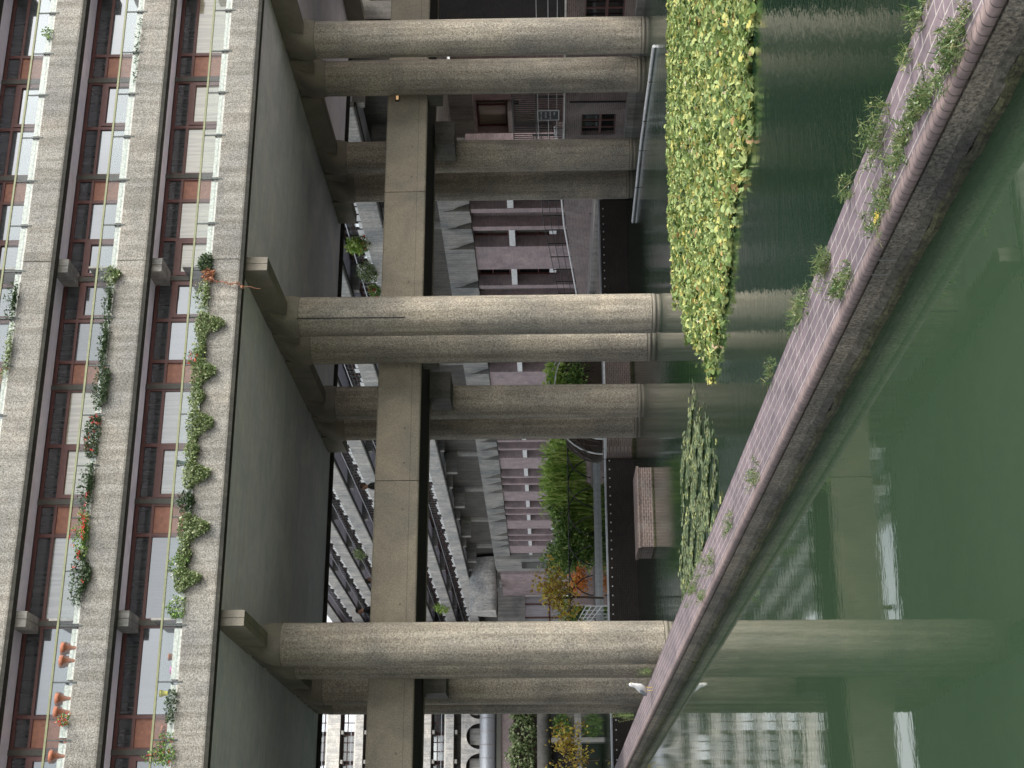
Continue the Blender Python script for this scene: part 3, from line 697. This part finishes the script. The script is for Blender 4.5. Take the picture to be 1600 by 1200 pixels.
# scalloped podium edge
P0 = 61.4; PER = 9.6
def sections():
    out = []; y = P0
    while y < 142:
        out += [('pier', y, y+2.9), ('win', y+2.9, y+5.1), ('thin', y+5.1, y+5.55), ('blank', y+5.55, y+7.15), ('thin', y+7.15, y+7.6), ('win', y+7.6, y+9.6)]; y += PER
    return out
SEC = sections()
def scallop(a, b, x0, name='scalloped_edge'):
    mb = MB(); zs = [9.05, 8.9, 8.3, 8.0, 7.8, 7.62, 7.5, 7.42]; N_ = 10
    vs = []
    for i in range(N_+1):
        t = i/N_; y = a+(b-a)*t; s = (1-math.sqrt(max(0, 1-t*t)))   # hollow deepens to the end then jumps out
        for z in zs:
            d = max(0, (8.45-z)/1.03); vs.append((x0+.62*s*d, y, z))
    k = len(zs); mb.add(vs, [(i*k+j, i*k+j+1, (i+1)*k+j+1, (i+1)*k+j) for i in range(N_) for j in range(k-1)], True)
    mb.add([vs[0], vs[k-1], (x0+1.4, a, 7.42), (x0+1.4, a, 9.05)], [(0, 1, 2, 3)]); e = N_*k
    mb.add([vs[e], vs[e+k-1], (x0+1.4, b, 7.5), (x0+1.4, b, 9.05)], [(3, 2, 1, 0)])
    mb.add([v for i in range(N_+1) for v in (vs[i*k+k-1], (x0+1.4, vs[i*k][1], 7.42))], [(2*i, 2*i+1, 2*i+3, 2*i+2) for i in range(N_)])
    mb.add([v for i in range(N_+1) for v in (vs[i*k], (x0+1.4, vs[i*k][1], 9.05))], [(2*i, 2*i+2, 2*i+3, 2*i+1) for i in range(N_)])
    return mb
for kind, a, b in SEC:
    if kind == 'thin': bxo('podium_edge', 'grey_conc', A, XA-.02, XA+1.38, a-.001, b+.001, 7.45, 9.05)
    elif kind == 'pier': bxo('podium_edge', 'grey_conc', A, XA-.02, XA+1.38, a, b, 7.42, 9.05)
    else: scallop(a, b, XA-.02).build('podium_edge', 'grey_conc', A)
# brick bays
DP = .62
for kind, a, b in SEC:
    if kind in ('pier', 'thin'): bxo('brick_pier', 'pink_brick', A, XA+.12, XA+1.6, a, b, .8, 7.40)
    elif kind == 'blank': bxo('recess_wall', 'bank_brick', A, XA+.12+DP, XA+1.6, a, b, .8, 7.40)
    else:
        mb = MB()
        for z0, z1 in ((.8, 2.9), (5.1, 5.55)): mb.box(XA+.12+DP+.25, XA+1.6, a, b, z0, z1)
        mb.build('recess_wall', 'bank_brick', A)
        mb = MB()
        for z0, z1 in ((2.9, 5.1), (5.55, 7.4)):
            for q in (a, (a+b)/2-.04, b-.08): mb.box(XA+.8, XA+.9, q, q+.08, z0, z1)
            mb.box(XA+.79, XA+.91, a, b, z0, z0+.08); mb.box(XA+.79, XA+.91, a, b, z1-.08, z1); mb.box(XA+.795, XA+.905, a, b, z0+1.0, z0+1.06)
        wo = mb.build('window', 'frame', A)
        bxo('pane', random.choice(['pane_far', 'pane_dark', 'pane_light', 'pane_dark']), wo, XA+.95, XA+.97, a, b, 2.9, 7.4)
        bxo('sill', 'white', A, XA+.14, XA+.78, a+.02, b-.02, 5.16, 5.48)
        bxo('lower_sill', 'white', A, XA+.16, XA+.5, a+.02, a+.6, 2.92, 3.3)
# recessed near part (right of the picture)
D = thing('brick_building', (42.5, 64, 2.5), 'dark brick building front with curtained window behind the black railing', 'building')
mb = MB(); mb.box(42.0, 43, 60, 67.9, 1.2, 8.4); mb.box(42.0, 43, 67.9, 69.2, 1.2, 4.9) ; mb.box(42.02, 43, 67.9, 76, 7.3, 8.4); mb.box(42.9, 43.4, 67.9, 76, 1.2, 7.3); mb.box(42.0, 43, 71.5, 76, 1.2, 7.3)
mb.build('wall', 'pink_brick', D)
scallop(66, 76, 41.6).build('podium_edge', 'grey_conc', D)
fr = MB()
for z0, z1 in ((5.6, 7.25), (3.2, 5.2)):
    fr.box(42.5, 42.6, 69.2, 71.5, z0, z0+.08); fr.box(42.5, 42.6, 69.2, 71.5, z1-.08, z1); fr.box(42.5, 42.6, 69.2, 69.28, z0, z1); fr.box(42.5, 42.6, 71.42, 71.5, z0, z1)
wo = fr.build('window', 'frame', D); bxo('pane', 'pane_cream', wo, 42.66, 42.68, 69.2, 71.5, 3.2, 7.25)
bxo('sill', 'white', D, 42.05, 42.8, 69.2, 71.5, 5.25, 5.55)
# undercroft wall at the right frame edge, in the shade of the block
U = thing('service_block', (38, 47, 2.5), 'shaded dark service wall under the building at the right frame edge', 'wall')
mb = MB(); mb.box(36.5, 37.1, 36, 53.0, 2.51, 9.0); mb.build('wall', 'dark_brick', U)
bxo('pilaster', 'grey_conc', U, 36.1, 36.49, 48.4, 48.9, 2.5, 9.0); bxo('upper_wall', 'dark_conc', U, 36.4, 37.0, 36, 49.6, 9.0, 11.2)
bxo('tan_box', 'bridge', U, 35.2, 36.2, 47.4, 49.2, 9.16, 10.6)
# ramp wall in front of the terrace
rw = thing('ramp_wall', (33.6, 66, 0), 'weathered brick ramp wall with pale sloping handrail below the terrace block', 'wall')
mb = MB(); mb.prism([(56.2, -.5), (56.2, 2.95), (66.0, 2.45), (80, 1.2), (80, -.5)], 33.3, 33.6, 'x'); mb.build('brickwork', 'bank_brick', rw)
MB().tube([(33.35, 56.2, 3.05), (33.35, 66, 2.55), (33.35, 80, 1.3)], .05, 8).build('handrail', 'white', rw)
for k in range(3): MB().tube([(33.4, 56.2, 3.35+.36*k), (33.4, 66, 2.85+.36*k), (33.4, 80, 1.6+.36*k)], .018, 5).build('wire', 'iron', rw)
y = 57.
while y < 80: f = 2.95-(y-56.2)*.051 if y < 66 else 2.45-(y-66)*.0893; bxo('wire_post', 'iron', rw, 33.38, 33.43, y, y+.04, f, f+1.15); y += 1.6
for y, k in ((58.5, 1.6), (60.5, 1.5), (62.6, 1.4), (64.6, 1.3), (66.8, 1.2), (69, 1.1), (71, 1.0)): bxo('drain_slot', 'iron', rw, 33.28, 33.301, y, y+.05, .75, k)
# gate bars
gt = thing('barred_grille', (31, 57, 1), 'small black barred grille at the end of the far wall', 'grille')
mb = MB()
for i in range(8): mb.box(30.2+i*.16, 30.23+i*.16, 56.0, 56.03, 1.25, 2.3)
mb.box(30.1, 31.5, 55.99, 56.04, 2.3, 2.36); mb.box(30.1, 31.5, 55.99, 56.04, 1.2, 1.25); mb.build('bars', 'iron', gt)

# end tower of the terrace: bands of brick, glazing and a drum
E_ = thing('stair_block', (35, 148, 0), 'brick and concrete stair block with a small drum at the far end of the terrace', 'building')
mb = MB(); mb.box(XA-.6, XA+6, 147.5, 158, .8, 8.6); mb.build('wall', 'pink_brick', E_)
bxo('lower_wall', 'grey_conc', E_, XA-.3, XA+6, 142, 147.4, .8, 8.9)
bxo('dark_opening', 'pane_dark', E_, XA-.33, XA-.305, 143.2, 146, 3.2, 6.3)
mb = MB(); mb.box(27, XA+4, 158.1, 160, 6.2, 9.2); mb.build('podium_edge', 'grey_conc', E_)
mb = MB()
for i in range(5): mb.box(27+i*1.5, 27.15+i*1.5, 158.6, 158.8, .9, 6.2)
mb.box(27, 34, 158.6, 158.8, 3.4, 3.6); wo = mb.build('window', 'frame', E_); bxo('pane', 'pane_far', wo, 27, 34, 158.85, 158.9, .9, 6.2)
mb = MB(); n = 16; mb.prism([(152+1.9*math.cos(t), 9.2+2.9*math.sin(t)) for t in np.linspace(0, math.pi, n)], XA-3.8, XA+2, 'x', True); mb.build('drum', 'far_conc', E_)

# ============================================================ FRONTAL BLOCK (far left)
Bq = thing('apartment_building', (18, 176, 0), 'distant frontal block with balcony bands and half round arches above a grey tube edge', 'building')
x0, x1, YB = 2, 33.6, 175.
for z, h in ((15.1, .95), (17.82, .9), (20.5, .9), (23.2, .9), (25.96, .9), (28.75, 1.5), (31.6, 1.)):
    bxo('balcony_front', 'far_conc', Bq, x0, x1, YB, YB+.3, z, z+h); bxo('drip_edge', 'drip_shade', Bq, x0, x1, YB+.3, YB+1.5, z-.15, z+.3)
    bxo('planting_strip', 'white_board', Bq, x0, x1, YB+.05, YB+.2, z+h, z+h+.16)
    MB().box(x0, x1, YB-.02, YB+.03, z+h+.5, z+h+.56).build('handrail', 'pale_steel', Bq)
    for k in range(9):
        X = 17.66+3.43*(k-4)
        bxo('bracket', 'grey_conc', Bq, X-.22, X+.22, YB+.3-.34, YB+1.5, z-.42, z-.152)
        fr = MB(); wl, wr = X+.15, X+3.28; zz0, zz1 = z+.3, z+2.65
        for q in (0, .36, .72, 1): fr.box(wl+(wr-wl-.1)*q, wl+(wr-wl-.1)*q+.1, YB+1.4, YB+1.5, zz0, zz1)
        for q in (zz0, zz0+1.7, zz1-.1): fr.box(wl, wr, YB+1.39, YB+1.49, q, q+.09)
        wo = fr.build('window', 'frame', Bq); bxo('pane', random.choice(['pane_far', 'pane_light', 'pane']) if z > 20 else random.choice(['pane_dark', 'pane_dark', 'pane_far']), wo, wl, wr, YB+1.52, YB+1.55, zz0, zz1)
bxo('core_wall', 'dark_conc', Bq, x0, x1, YB+1.6, YB+9, 0, 34)
# arches
r = 1.52; ztop = 13.75
for i in range(9):
    cx = 20.6+3.15*2*(i-5)*.56
    o = [(cx-1.76, 12.0), (cx-1.76, 13.95), (cx+1.76, 13.95), (cx+1.76, 12.0)]
    for t in np.linspace(0, math.pi, 14): o.append((cx+r*math.cos(t), 12.0+r*1.05*math.sin(t)))
    mb = MB(); mb.prism(o, YB+.1, YB+.5, 'y'); mb.build('arch', 'far_conc', Bq)
    bxo('shutter', 'grey_conc', Bq, cx-.95, cx+1.0, YB+.9, YB+1.0, 12, 13.2)
bxo('arch_floor', 'far_conc', Bq, x0, x1, YB+.1, YB+1.5, 13.96, 14.2)
mb = MB(); mb.prism([(YB+.1+.95*math.cos(t)*1., 11.0+.98*math.sin(t)) for t in np.linspace(0, 2*math.pi, 20)[:-1]], x0, x1, 'x', True); mb.build('tube_edge', 'pale_steel', Bq)
mb = MB(); X = 4.
while X < 31: MB().prism([(YB+.1+1.0*math.cos(t), 11.0+1.03*math.sin(t)) for t in np.linspace(0, 2*math.pi, 20)[:-1]], X, X+.08, 'x').build('tube_rib', 'grey_conc', Bq); X += 1.55
bxo('tube_base', 'strip', Bq, x0, x1, YB-.5, YB+1, 9.4, 9.95); bxo('lower_wall', 'bank_brick', Bq, x0, 26, YB-.3, YB+1.2, 1, 9.4)
# lower terrace with hedge, rounded ledge and dark openings
T = thing('terrace_wall', (14, 133, 1), 'low terrace wall with rounded ledge and dark openings across the upper pond', 'wall')
mb = MB(); mb.prism([(132+.75*math.cos(t), 4.1+.62*math.sin(t)) for t in np.linspace(0, 2*math.pi, 18)[:-1]], -5, 19.0, 'x', True); mb.build('ledge', 'dark_conc', T)
mb = MB(); mb.box(14.9, 15.3, 131.3, 133, 1.0, 3.45); mb.box(-5, 19, 133, 133.5, 1, 4.1); mb.box(-5, 19.0, 131, 131.4, .8, 1.35); mb.box(8.5, 9, 131.3, 133, 1, 3.45); mb.build('wall', 'grey_conc', T)
bxo('opening', 'black', T, 9.0, 14.9, 132.6, 132.98, 1.36, 3.45)
t = thing('hedge', (14.5, 134, 4.6), 'long grey green clipped hedge on the terrace at far left', 'hedge')
mb = MB()
for k in range(7): leaf_mesh(mb, blob_pts(900, (4+k*2.4, 134.3, 6.0+.15*math.sin(k*2)), (1.7, .9, 1.35), 40+k, .75), .3, 'leaf', 0, 0, .4, k)
mb.build('foliage', 'ivy', t); bxo('core', 'soil', t, 3, 19.5, 134.2, 135, 4.5, 6.9)
t = thing('climbing_shrub', (15.8, 132, 1.2), 'dark ivy bush under the rounded ledge beside the dark opening', 'shrub')
leaf_mesh(MB(), blob_pts(700, (16.4, 131.6, 2.4), (1.4, .5, .95), 77, .5), .22, 'leaf', 0, 0, .4, 8).build('foliage', 'leaf_green', t)
tag(MB().box(-60, 60, 131.4, 175, -1.5, 1.0).build('terrace_ground', 'paving'), kind='structure')

# ============================================================ PLANTING BEYOND THE FAR WALL
pl = thing('planter_bed', (22, 70, 1), 'long raised planting bed with pale kerb beyond the narrow upper pond', 'planter')
bxo('kerb', 'pale_steel', pl, 11.0, 31, 69.0, 69.2, 1.0, 1.24); bxo('soil', 'soil', pl, 11.0, 31, 69.2, 74, 1.0, 1.18)
bxo('back_wall', 'pink_brick', pl, 16.5, 34.3, 79.4, 79.7, 1.0, 2.35)
def bush(loc, r, n, size, mat, label, name='shrub', seed=0, shape='leaf', flat=0., down=0., dirs=None, stem=None, cat='shrub', lumps=5, shell=.35):
    t = thing(name, (loc[0], loc[1], loc[2]-r[2]), label, cat); g = np.random.default_rng(seed)
    mb = MB()
    for k in range(lumps):
        c = np.array(loc)+g.normal(size=3)*np.array(r)*.42; f = .45+.35*g.random()
        P = blob_pts(n//lumps, c, np.array(r)*f, seed+k, shell)
        P[:, 2] = np.maximum(P[:, 2], loc[2]-r[2])
        leaf_mesh(mb, P, size, shape, flat, down, .5, seed+k)
    mb.build('foliage', mat, t)
    if stem:
        s = MB()
        for k in range(stem):
            b = Vector((loc[0]+g.normal()*r[0]*.25, loc[1], loc[2]-r[2])); tp = Vector(np.array(loc)+g.normal(size=3)*np.array(r)*.5)
            s.tube([b, (b+tp)/2+Vector((g.normal()*.1, 0, 0)), tp], .03, 5, .3)
        s.build('stem', 'twig', t)
    return t
def P_(px, py, Y): return at(px, py, Y=Y)
# reeds with arching blades
def reeds(px, py, Y, w_, h_, n, mat, label, seed):
    c = P_(px, py, Y); t = thing('reed_clump', c, label, 'reeds'); g = np.random.default_rng(seed); mb = MB()
    for i in range(n):
        b = np.array((c.x+(g.random()-.5)*w_, c.y+(g.random()-.5)*1., c.z+g.random()*h_*.5)); a = g.random()*6.28; l = h_*(.35+.5*g.random())
        d = np.array((math.cos(a)*.45, math.sin(a)*.3, 1)); d /= np.linalg.norm(d); e = np.array((math.sin(a), -math.cos(a), 0))*.03
        p1 = b+d*l*.5; p2 = b+d*l*.8+np.array((math.cos(a)*.1, 0, 0)); p3 = p2+np.array((math.cos(a)*l*.25, 0, -l*.15))
        mb.add([b-e, b+e, p1+e, p1-e, p2+e*.8, p2-e*.8, p3], [(0, 1, 2, 3), (3, 2, 4, 5), (5, 4, 6)])
    mb.build('foliage', mat, t)
reeds(918, 745, 70.5, 2.8, 2.3, 1500, 'reed', 'bright green reeds on the bed below the iron hoops, left of the basket', 1)
reeds(930, 795, 71, 2.4, 1.7, 1000, 'reed', 'low green reeds between the iron hoops and the dark bush', 2)
# the shaggy dark bush
c = P_(905, 842, 71); bush((c.x, 71, 2.35), (1.7, 1.0, 1.2), 11000, .17, 'leaf_green', 'big dark green drooping bush beside the autumn tree', seed=21, down=1.6, shape='leaf', lumps=14, stem=6)
# autumn tree: slender trunk and yellow leaves
def tree(px, py, Y, base, w_, h_, n, mat, label, seed, name='tree', sz=.16):
    c = P_(px, py, Y); t = thing(name, (c.x, Y, base), label, 'tree'); g = np.random.default_rng(seed)
    s = MB(); tips = []
    s.tube([(c.x, Y, base), (c.x+.05, Y, base+h_*.35), (c.x, Y, base+h_*.6), (c.x+.1, Y, base+h_*.85)], .05, 7, .4)
    for k in range(16):
        b = Vector((c.x, Y, base+h_*(.25+.5*g.random()))); tp = Vector((c.x+g.normal()*w_*.45, Y+g.normal()*w_*.3, base+h_*(.35+.65*g.random())))
        m_ = (b+tp)/2+Vector((0, 0, .1)); s.tube([b, m_, tp], .02, 5, .3); tips += [b+(tp-b)*q for q in (.5, .75, 1)]
        tp2 = tp+Vector((g.normal()*.3, g.normal()*.3, g.normal()*.2)); s.tube([m_, tp2], .012, 4, .3); tips.append(tp2)
    s.build('trunk', 'twig', t)
    P = np.array([tips[int(g.integers(len(tips)))][:] for _ in range(n)])+g.normal(size=(n, 3))*np.array((.22, .22, .2))
    leaf_mesh(MB(), P, sz, 'leaf', 0, .3, .4, seed).build('crown', mat, t)
tree(880, 935, 60, 1.2, 2.2, 3.0, 1100, 'autumn', 'slender bare tree with yellow autumn leaves beside the big column', 31)
tree(905, 1188, 70, 1.2, 2.0, 2.2, 800, 'autumn', 'yellow leaved shrub tree at the far left frame edge', 33)
c = P_(912, 892, 76); bush((c.x, 76, 2.0), (1.1, .6, .7), 900, .18, 'orange', 'small orange leaved shrub behind the bare tree', seed=41)
c = P_(910, 935, 82); bush((c.x, 82, 2.0), (1.6, .8, 1.0), 1300, .2, 'leaf_green', 'dark shrub low behind the yellow tree', seed=43)
bush((24.7, 70.6, 2.6), (2.0, .9, .9), 4200, .18, 'reed', 'bright green grassy bush above the round basket, right of the inner columns', seed=45, down=.8, stem=4)
# iron pergola hoops
ph = thing('pergola', (20, 69.3, 1.2), 'black iron pergola of crossing hoops in front of the brick bays', 'pergola')
hz = 2.5
MB().tube([(13.2, 69.3, hz), (19, 69.3, hz), (24.5, 69.3, hz)], .035, 6).build('top_rail', 'iron', ph)
for i in range(7):
    cx = 14.6+i*1.5
    MB().tube([(cx+1.25*math.cos(t), 69.3+.3*math.sin(t*2), 1.35+1.15*math.sin(t)) for t in np.linspace(0, math.pi, 18)], .032, 6).build('hoop', 'iron', ph)
# round woven basket structure
bk = thing('round_basket', (20.6, 58.4, 1.2), 'dark domed wicker like mound with pale pipe hoops behind the curved quay', 'dome')
cx, cy, cz, rr = 21.0, 58.5, 1.2, 2.65
mb = MB(); nn = 24; lv = 8
vs = [(cx+rr*math.cos(2*math.pi*i/nn)*math.cos(j/lv*1.5), cy+rr*.8*math.sin(2*math.pi*i/nn)*math.cos(j/lv*1.5), cz+2.1*math.sin(j/lv*1.5)) for j in range(lv+1) for i in range(nn)]
mb.add(vs, [(j*nn+i, j*nn+(i+1) % nn, (j+1)*nn+(i+1) % nn, (j+1)*nn+i) for j in range(lv) for i in range(nn)], True); mb.build('dome', 'soil', bk)
g = np.random.default_rng(3); mb = MB()
for k in range(420):
    a = g.random()*6.28; b0 = g.random()*.9; l = .25+.3*g.random(); da = g.normal()*.25
    pt = [(cx+rr*1.01*math.cos(a+da*q)*math.cos(b0+l*q), cy+rr*.81*math.sin(a+da*q)*math.cos(b0+l*q), cz+2.12*math.sin(b0+l*q)) for q in (0, .5, 1)]
    mb.tube(pt, .016, 4)
mb.build('twigs', 'twig', bk)
for k, o_ in enumerate((0, .12, -.9)):
    MB().tube([(cx+(rr+.08-abs(o_)*.4)*math.cos(t), cy-1.2+o_, cz+(2.25-abs(o_)*.3)*math.sin(t)) for t in np.linspace(0, math.pi, 24)], .03, 6).build('hoop', 'pale_metal', bk)
leaf_mesh(MB(), blob_pts(1500, (cx-.3, cy-1.0, cz+2.0), (2.2, .8, .5), 5, .3), .24, 'leaf', 0, .9, .4, 6).build('foliage', 'reed', bk)
leaf_mesh(MB(), blob_pts(600, (cx+.3, cy-1.9, cz+1.1), (1.2, .3, .6), 6, .3), .15, 'leaf', 0, .4, .4, 7).build('creeper', 'leaf_green', bk)
# pale rails on the left of the bed
pr2 = thing('handrail', (14, 64, 1.2), 'set of thin pale rails receding beside the yellow tree', 'railing')
for k in range(4): MB().tube([(12.0, 58, 1.35+.22*k), (15.2, 78, 1.35+.22*k)], .02, 5).build('rail', 'pale_metal', pr2)
for k in range(6): q = k/5; bxo('post', 'pale_metal', pr2, 12.0+3.2*q-.02, 12.0+3.2*q+.02, 58+20*q, 58.04+20*q, 1.1, 2.05)

# ============================================================ BALCONY PLANTS AND POTS (main building)
FN = {0: 'lowest', 1: 'second', 2: 'third'}
def bplant(name, y0, y1, k, drop, mat, label, n=500, seed=0, flowers=None, size=.072, rise=.25, pot=None, taper=True, depth=.14):
    z = ZF+ST*k+.85; a = at(200, y0, Y=Y0).x; b = at(200, y1, Y=Y0).x      # a > b
    cx = (a+b)/2; t = thing(name, (cx, Y0+.05, z), label, 'plant', 'plants on the balconies of the main building'); g = np.random.default_rng(seed+100)
    P = []; n = int(n*1.9)
    hw = abs(a-b)/2
    for i in range(n):
        u = g.random()*2-1; s = g.random()
        if s < .45 or drop < .05: P.append((cx+u*hw, Y0-.02+g.normal()*depth*.6, z+rise*(g.random()-.15)*(1-.4*u*u)))
        else:
            v = g.random()**.8; wv = hw*(1-.8*v) if taper else hw*(1-.3*v)
            P.append((cx+u*wv+.12*v*hw, Y0-.05-depth*.6*g.random(), z+.08-drop*v))
    leaf_mesh(MB(), np.array(P), size, 'leaf', 0, .5, .4, seed).build('foliage', mat, t)
    if flowers:
        idx = g.integers(0, n, flowers[1]); Q = np.array(P)[idx]+np.array((0, -.07, .03)); F_ = []
        for q in Q[:max(3, flowers[1]//8)]:
            for _ in range(8): F_.append(q+g.normal(size=3)*.028)
        leaf_mesh(MB(), F_, .05, 'leaf', 0, 0, .3, seed).build('flowers', flowers[0], t)
    if pot: bxo('trough', pot, t, cx-hw*.8, cx+hw*.8, Y0+.10, Y0+.28, z-.02, z+.2)
I = 0
for (y0, y1, drop, lab) in ((490, 530, .60, 'first'), (530, 566, .12, 'plain'), (563, 606, .46, 'second'), (606, 640, .2, 'low'), (640, 690, .5, 'third'), (690, 722, .15, 'thin'), (722, 765, .52, 'fourth'), (803, 852, .60, 'fifth'), (852, 888, .18, 'narrow'), (888, 925, .5, 'sixth')):
    n_ = {'first': 'variegated ivy tongue hanging lowest nearest the joint bracket', 'second': 'ivy tongue beside the red potted flower, hanging over the concrete', 'third': 'wide yellowish ivy tongue hanging under the bare branched plant',
          'fourth': 'ivy tongue hanging just right of the grey rounded shrub', 'fifth': 'longest ivy tongue hanging left of the grey rounded shrub', 'sixth': 'last pale ivy tongue nearest the left bracket',
          'plain': 'short ivy edging between the first two ivy tongues', 'low': 'low ivy edging above the wide yellowish tongue', 'thin': 'thin ivy edging between the third and fourth tongues', 'narrow': 'narrow ivy edging beside white flowers on the lowest balcony'}[lab]
    bplant('ivy_plant', y0, y1, 0, drop, 'ivy', n_, int(420+drop*700), I, rise=.35); I += 1
bplant('shrub', 400, 426, 0, .02, 'ivy_dark', 'grey green rounded shrub in a green pot above the movement joint', 420, 50, rise=.42, pot='green_pot')
bplant('withered_plant', 424, 444, 0, .22, 'rust', 'withered orange brown plant on the lowest balcony by the joint', 200, 51, taper=False)
bplant('leafy_plant', 440, 486, 0, .08, 'ivy', 'mixed leafy plants between the withered plant and first ivy', 420, 52, rise=.45)
bplant('shrub', 770, 802, 0, .1, 'ivy_dark', 'grey rounded shrub between the fourth and fifth ivy tongues', 460, 53, rise=.5)
bplant('flowering_plant', 870, 900, 0, .0, 'leaf_green', 'white flowered plant behind the handrail on the lowest balcony', 160, 54, ('petal_white', 40), rise=.6)
bplant('flowering_plant', 935, 966, 0, .0, 'leaf_green', 'white cyclamen like plant beside the left bracket', 180, 55, ('petal_white', 40), rise=.5)
bplant('flowering_plant', 548, 572, 0, .0, 'leaf_green', 'red flowers in a terracotta box on the lowest balcony', 90, 56, ('petal_red', 60), rise=.6, pot='terracotta')
bplant('small_plant', 1078, 1130, 0, .0, 'ivy_dark', 'small dark potted plant among the boards right of the blue item', 170, 57, rise=.32)
bplant('small_plant', 1146, 1190, 0, .0, 'leaf_green', 'scraggly potted plant at the left end of the lowest balcony', 120, 58, rise=.5)
bplant('trailing_plant', 418, 445, 1, .25, 'ivy', 'grey trailing shrub on the second balcony at the joint', 260, 60, rise=.4)
bplant('trailing_plant', 445, 500, 1, .05, 'ivy_dark', 'thin reddish creeper on the second balcony by the joint', 260, 61, rise=.3)
bplant('trailing_plant', 500, 572, 1, .05, 'ivy_dark', 'dark creeper strip between joint and geraniums on the second balcony', 460, 62, rise=.32)
bplant('trailing_plant', 572, 640, 1, .25, 'ivy_dark', 'brownish drooping creeper on the second balcony', 460, 63, rise=.35, taper=False)
bplant('flowering_plant', 650, 715, 1, .0, 'ivy_dark', 'dark leaved red geranium first from the joint on the second balcony', 460, 64, ('petal_red', 90), rise=.45)
bplant('flowering_plant', 724, 800, 1, .06, 'ivy_dark', 'green geranium box with few red blooms on the second balcony', 520, 65, ('petal_red', 30), rise=.45)
bplant('flowering_plant', 800, 870, 1, .06, 'leaf_green', 'geranium box with many orange red blooms on the second balcony', 520, 66, ('petal_red', 200), rise=.45)
bplant('trailing_plant', 862, 945, 1, .28, 'ivy_dark', 'feathery grey green plant drooping beside the orange red geraniums', 560, 67, ('petal_red', 24), rise=.4)
bplant('trailing_plant', 440, 500, 2, .05, 'ivy_dark', 'dark bush at the joint on the third balcony', 260, 68, rise=.45)
bplant('trailing_plant', 505, 600, 2, .1, 'ivy', 'sparse creeper on the third balcony left of the joint', 200, 69, rise=.25)
bplant('small_plant', 45, 60, 2, .0, 'leaf_green', 'tiny green plant on the third balcony at far right', 60, 70, rise=.3)
bplant('trailing_plant', 30, 130, 1, .0, 'ivy_dark', 'thin dry creeper behind boards on the second balcony at far right', 90, 71, rise=.1)
# dangling vine strand
v0 = at(322, 436, Y=Y0-.08); v1 = at(410, 458, Y=Y0+.2)
t = thing('dead_vine', v0, 'dry tan vine strand dangling from the lowest balcony past the bracket', 'vine')
g = np.random.default_rng(9); pts = []
for i in range(16):
    q = i/15; pts.append((v0.x+(v1.x-v0.x)*q+.02*math.sin(i*1.7), Y0-.09-.02*math.sin(i), v0.z+(v1.z-v0.z)*q))
MB().tube(pts, .012, 5, .4).build('stem', 'rust', t)
leaf_mesh(MB(), [np.array(pts[int(i)])+g.normal(size=3)*.02 for i in g.integers(0, 11, 120)], .06, 'leaf', 0, .6, .4, 2).build('foliage', 'rust', t)
# terracotta pots
def pot(py, k, s, label, mat='terracotta', dz=0., dy=.14):
    X = at(100, py, Y=Y0+.1).x; z = ZF+ST*k+.835+dz
    o = MB().lathe([(.07*s, 0), (.10*s, .20*s), (.115*s, .20*s), (.12*s, .27*s), (.10*s, .27*s), (.095*s, .22*s)], X, Y0+dy, z, 20).build('flower_pot', mat, None, (X, Y0+dy, z))
    return tag(o, label, 'pot', 'pots on the balconies of the main building')
for py, lab in ((1013, 'terracotta pot nearest the left bracket on the second balcony'), (1033, 'terracotta pot second from the left bracket on the second balcony'), (1092, 'tall terracotta pot right of the red flowers on the second balcony'), (1113, 'terracotta pot beside small red flowers on the second balcony'), (1182, 'terracotta pot at the left frame edge on the second balcony')):
    pot(py, 1, 1.5, lab)
for py, lab, s in ((1027, 'small terracotta pot on the lowest balcony by the white boards', .8), (1140, 'terracotta pot with stakes on the lowest balcony', .9), (1162, 'small terracotta pot left of the staked pot', .7), (1185, 'terracotta pot at the left frame edge on the lowest balcony', .9)):
    pot(py, 0, s, lab, dz=.10)
pot(1048, 0, .8, 'pink pot on the lowest balcony left of the bracket', 'pink', .02); pot(1084, 0, .8, 'bright yellow pot on the lowest balcony', 'yellow', .25)
pot(962, 0, .8, 'green pot under the cyclamen like plant', 'green_pot', .1); pot(722+3, 0, .8, 'dark green pot behind the handrail above the thin ivy', 'green_pot', .3)
bplant('flowering_plant', 1116, 1135, 1, .0, 'leaf_green', 'small red and white flowers between terracotta pots', 60, 72, ('petal_red', 90), rise=.3)
bplant('flowering_plant', 1170, 1196, 0, .0, 'leaf_green', 'pink geranium at the lower left end of the lowest balcony', 120, 73, ('petal_red', 40), rise=.8)
m, n, N, L, B = nmat('lamp_glow'); B.inputs['Emission Color'].default_value = (1, .55, .2, 1); B.inputs['Emission Strength'].default_value = .25
p = at(621, 150, Y=44.62); t = thing('wall_lamp', p, 'small lit orange lamp on the footbridge beside the right columns', 'lamp')
bxo('housing', 'iron', t, p.x-.16, p.x+.16, 44.66, 44.735, p.z-.06, p.z+.08); bxo('diffuser', 'lamp_glow', t, p.x-.13, p.x+.13, 44.60, 44.655, p.z-.04, p.z+.05)
p = at(561, 969, X=XA+.6); t = thing('wall_lamp', p, 'small lit warm lamp far along the terrace block balcony', 'lamp')
MB().lathe([(.05, -.2), (.25, -.12), (.28, .05), (.15, .2)], p.x, p.y, p.z, 12).build('diffuser', 'lamp_glow', t); MB().tube([(p.x, p.y, p.z+.2), (p.x, p.y, p.z+.7)], .03, 6).build('rod', 'iron', t)
# camera side
# camera side bank, so that the place closes behind the viewer
tag(MB().box(-60, 28, -40, -2, -1.6, 1.6).build('terrace', 'paving'), kind='structure')
for o in list(bpy.data.objects):
    if o.name.startswith('upper_water'): o['kind'] = 'structure'
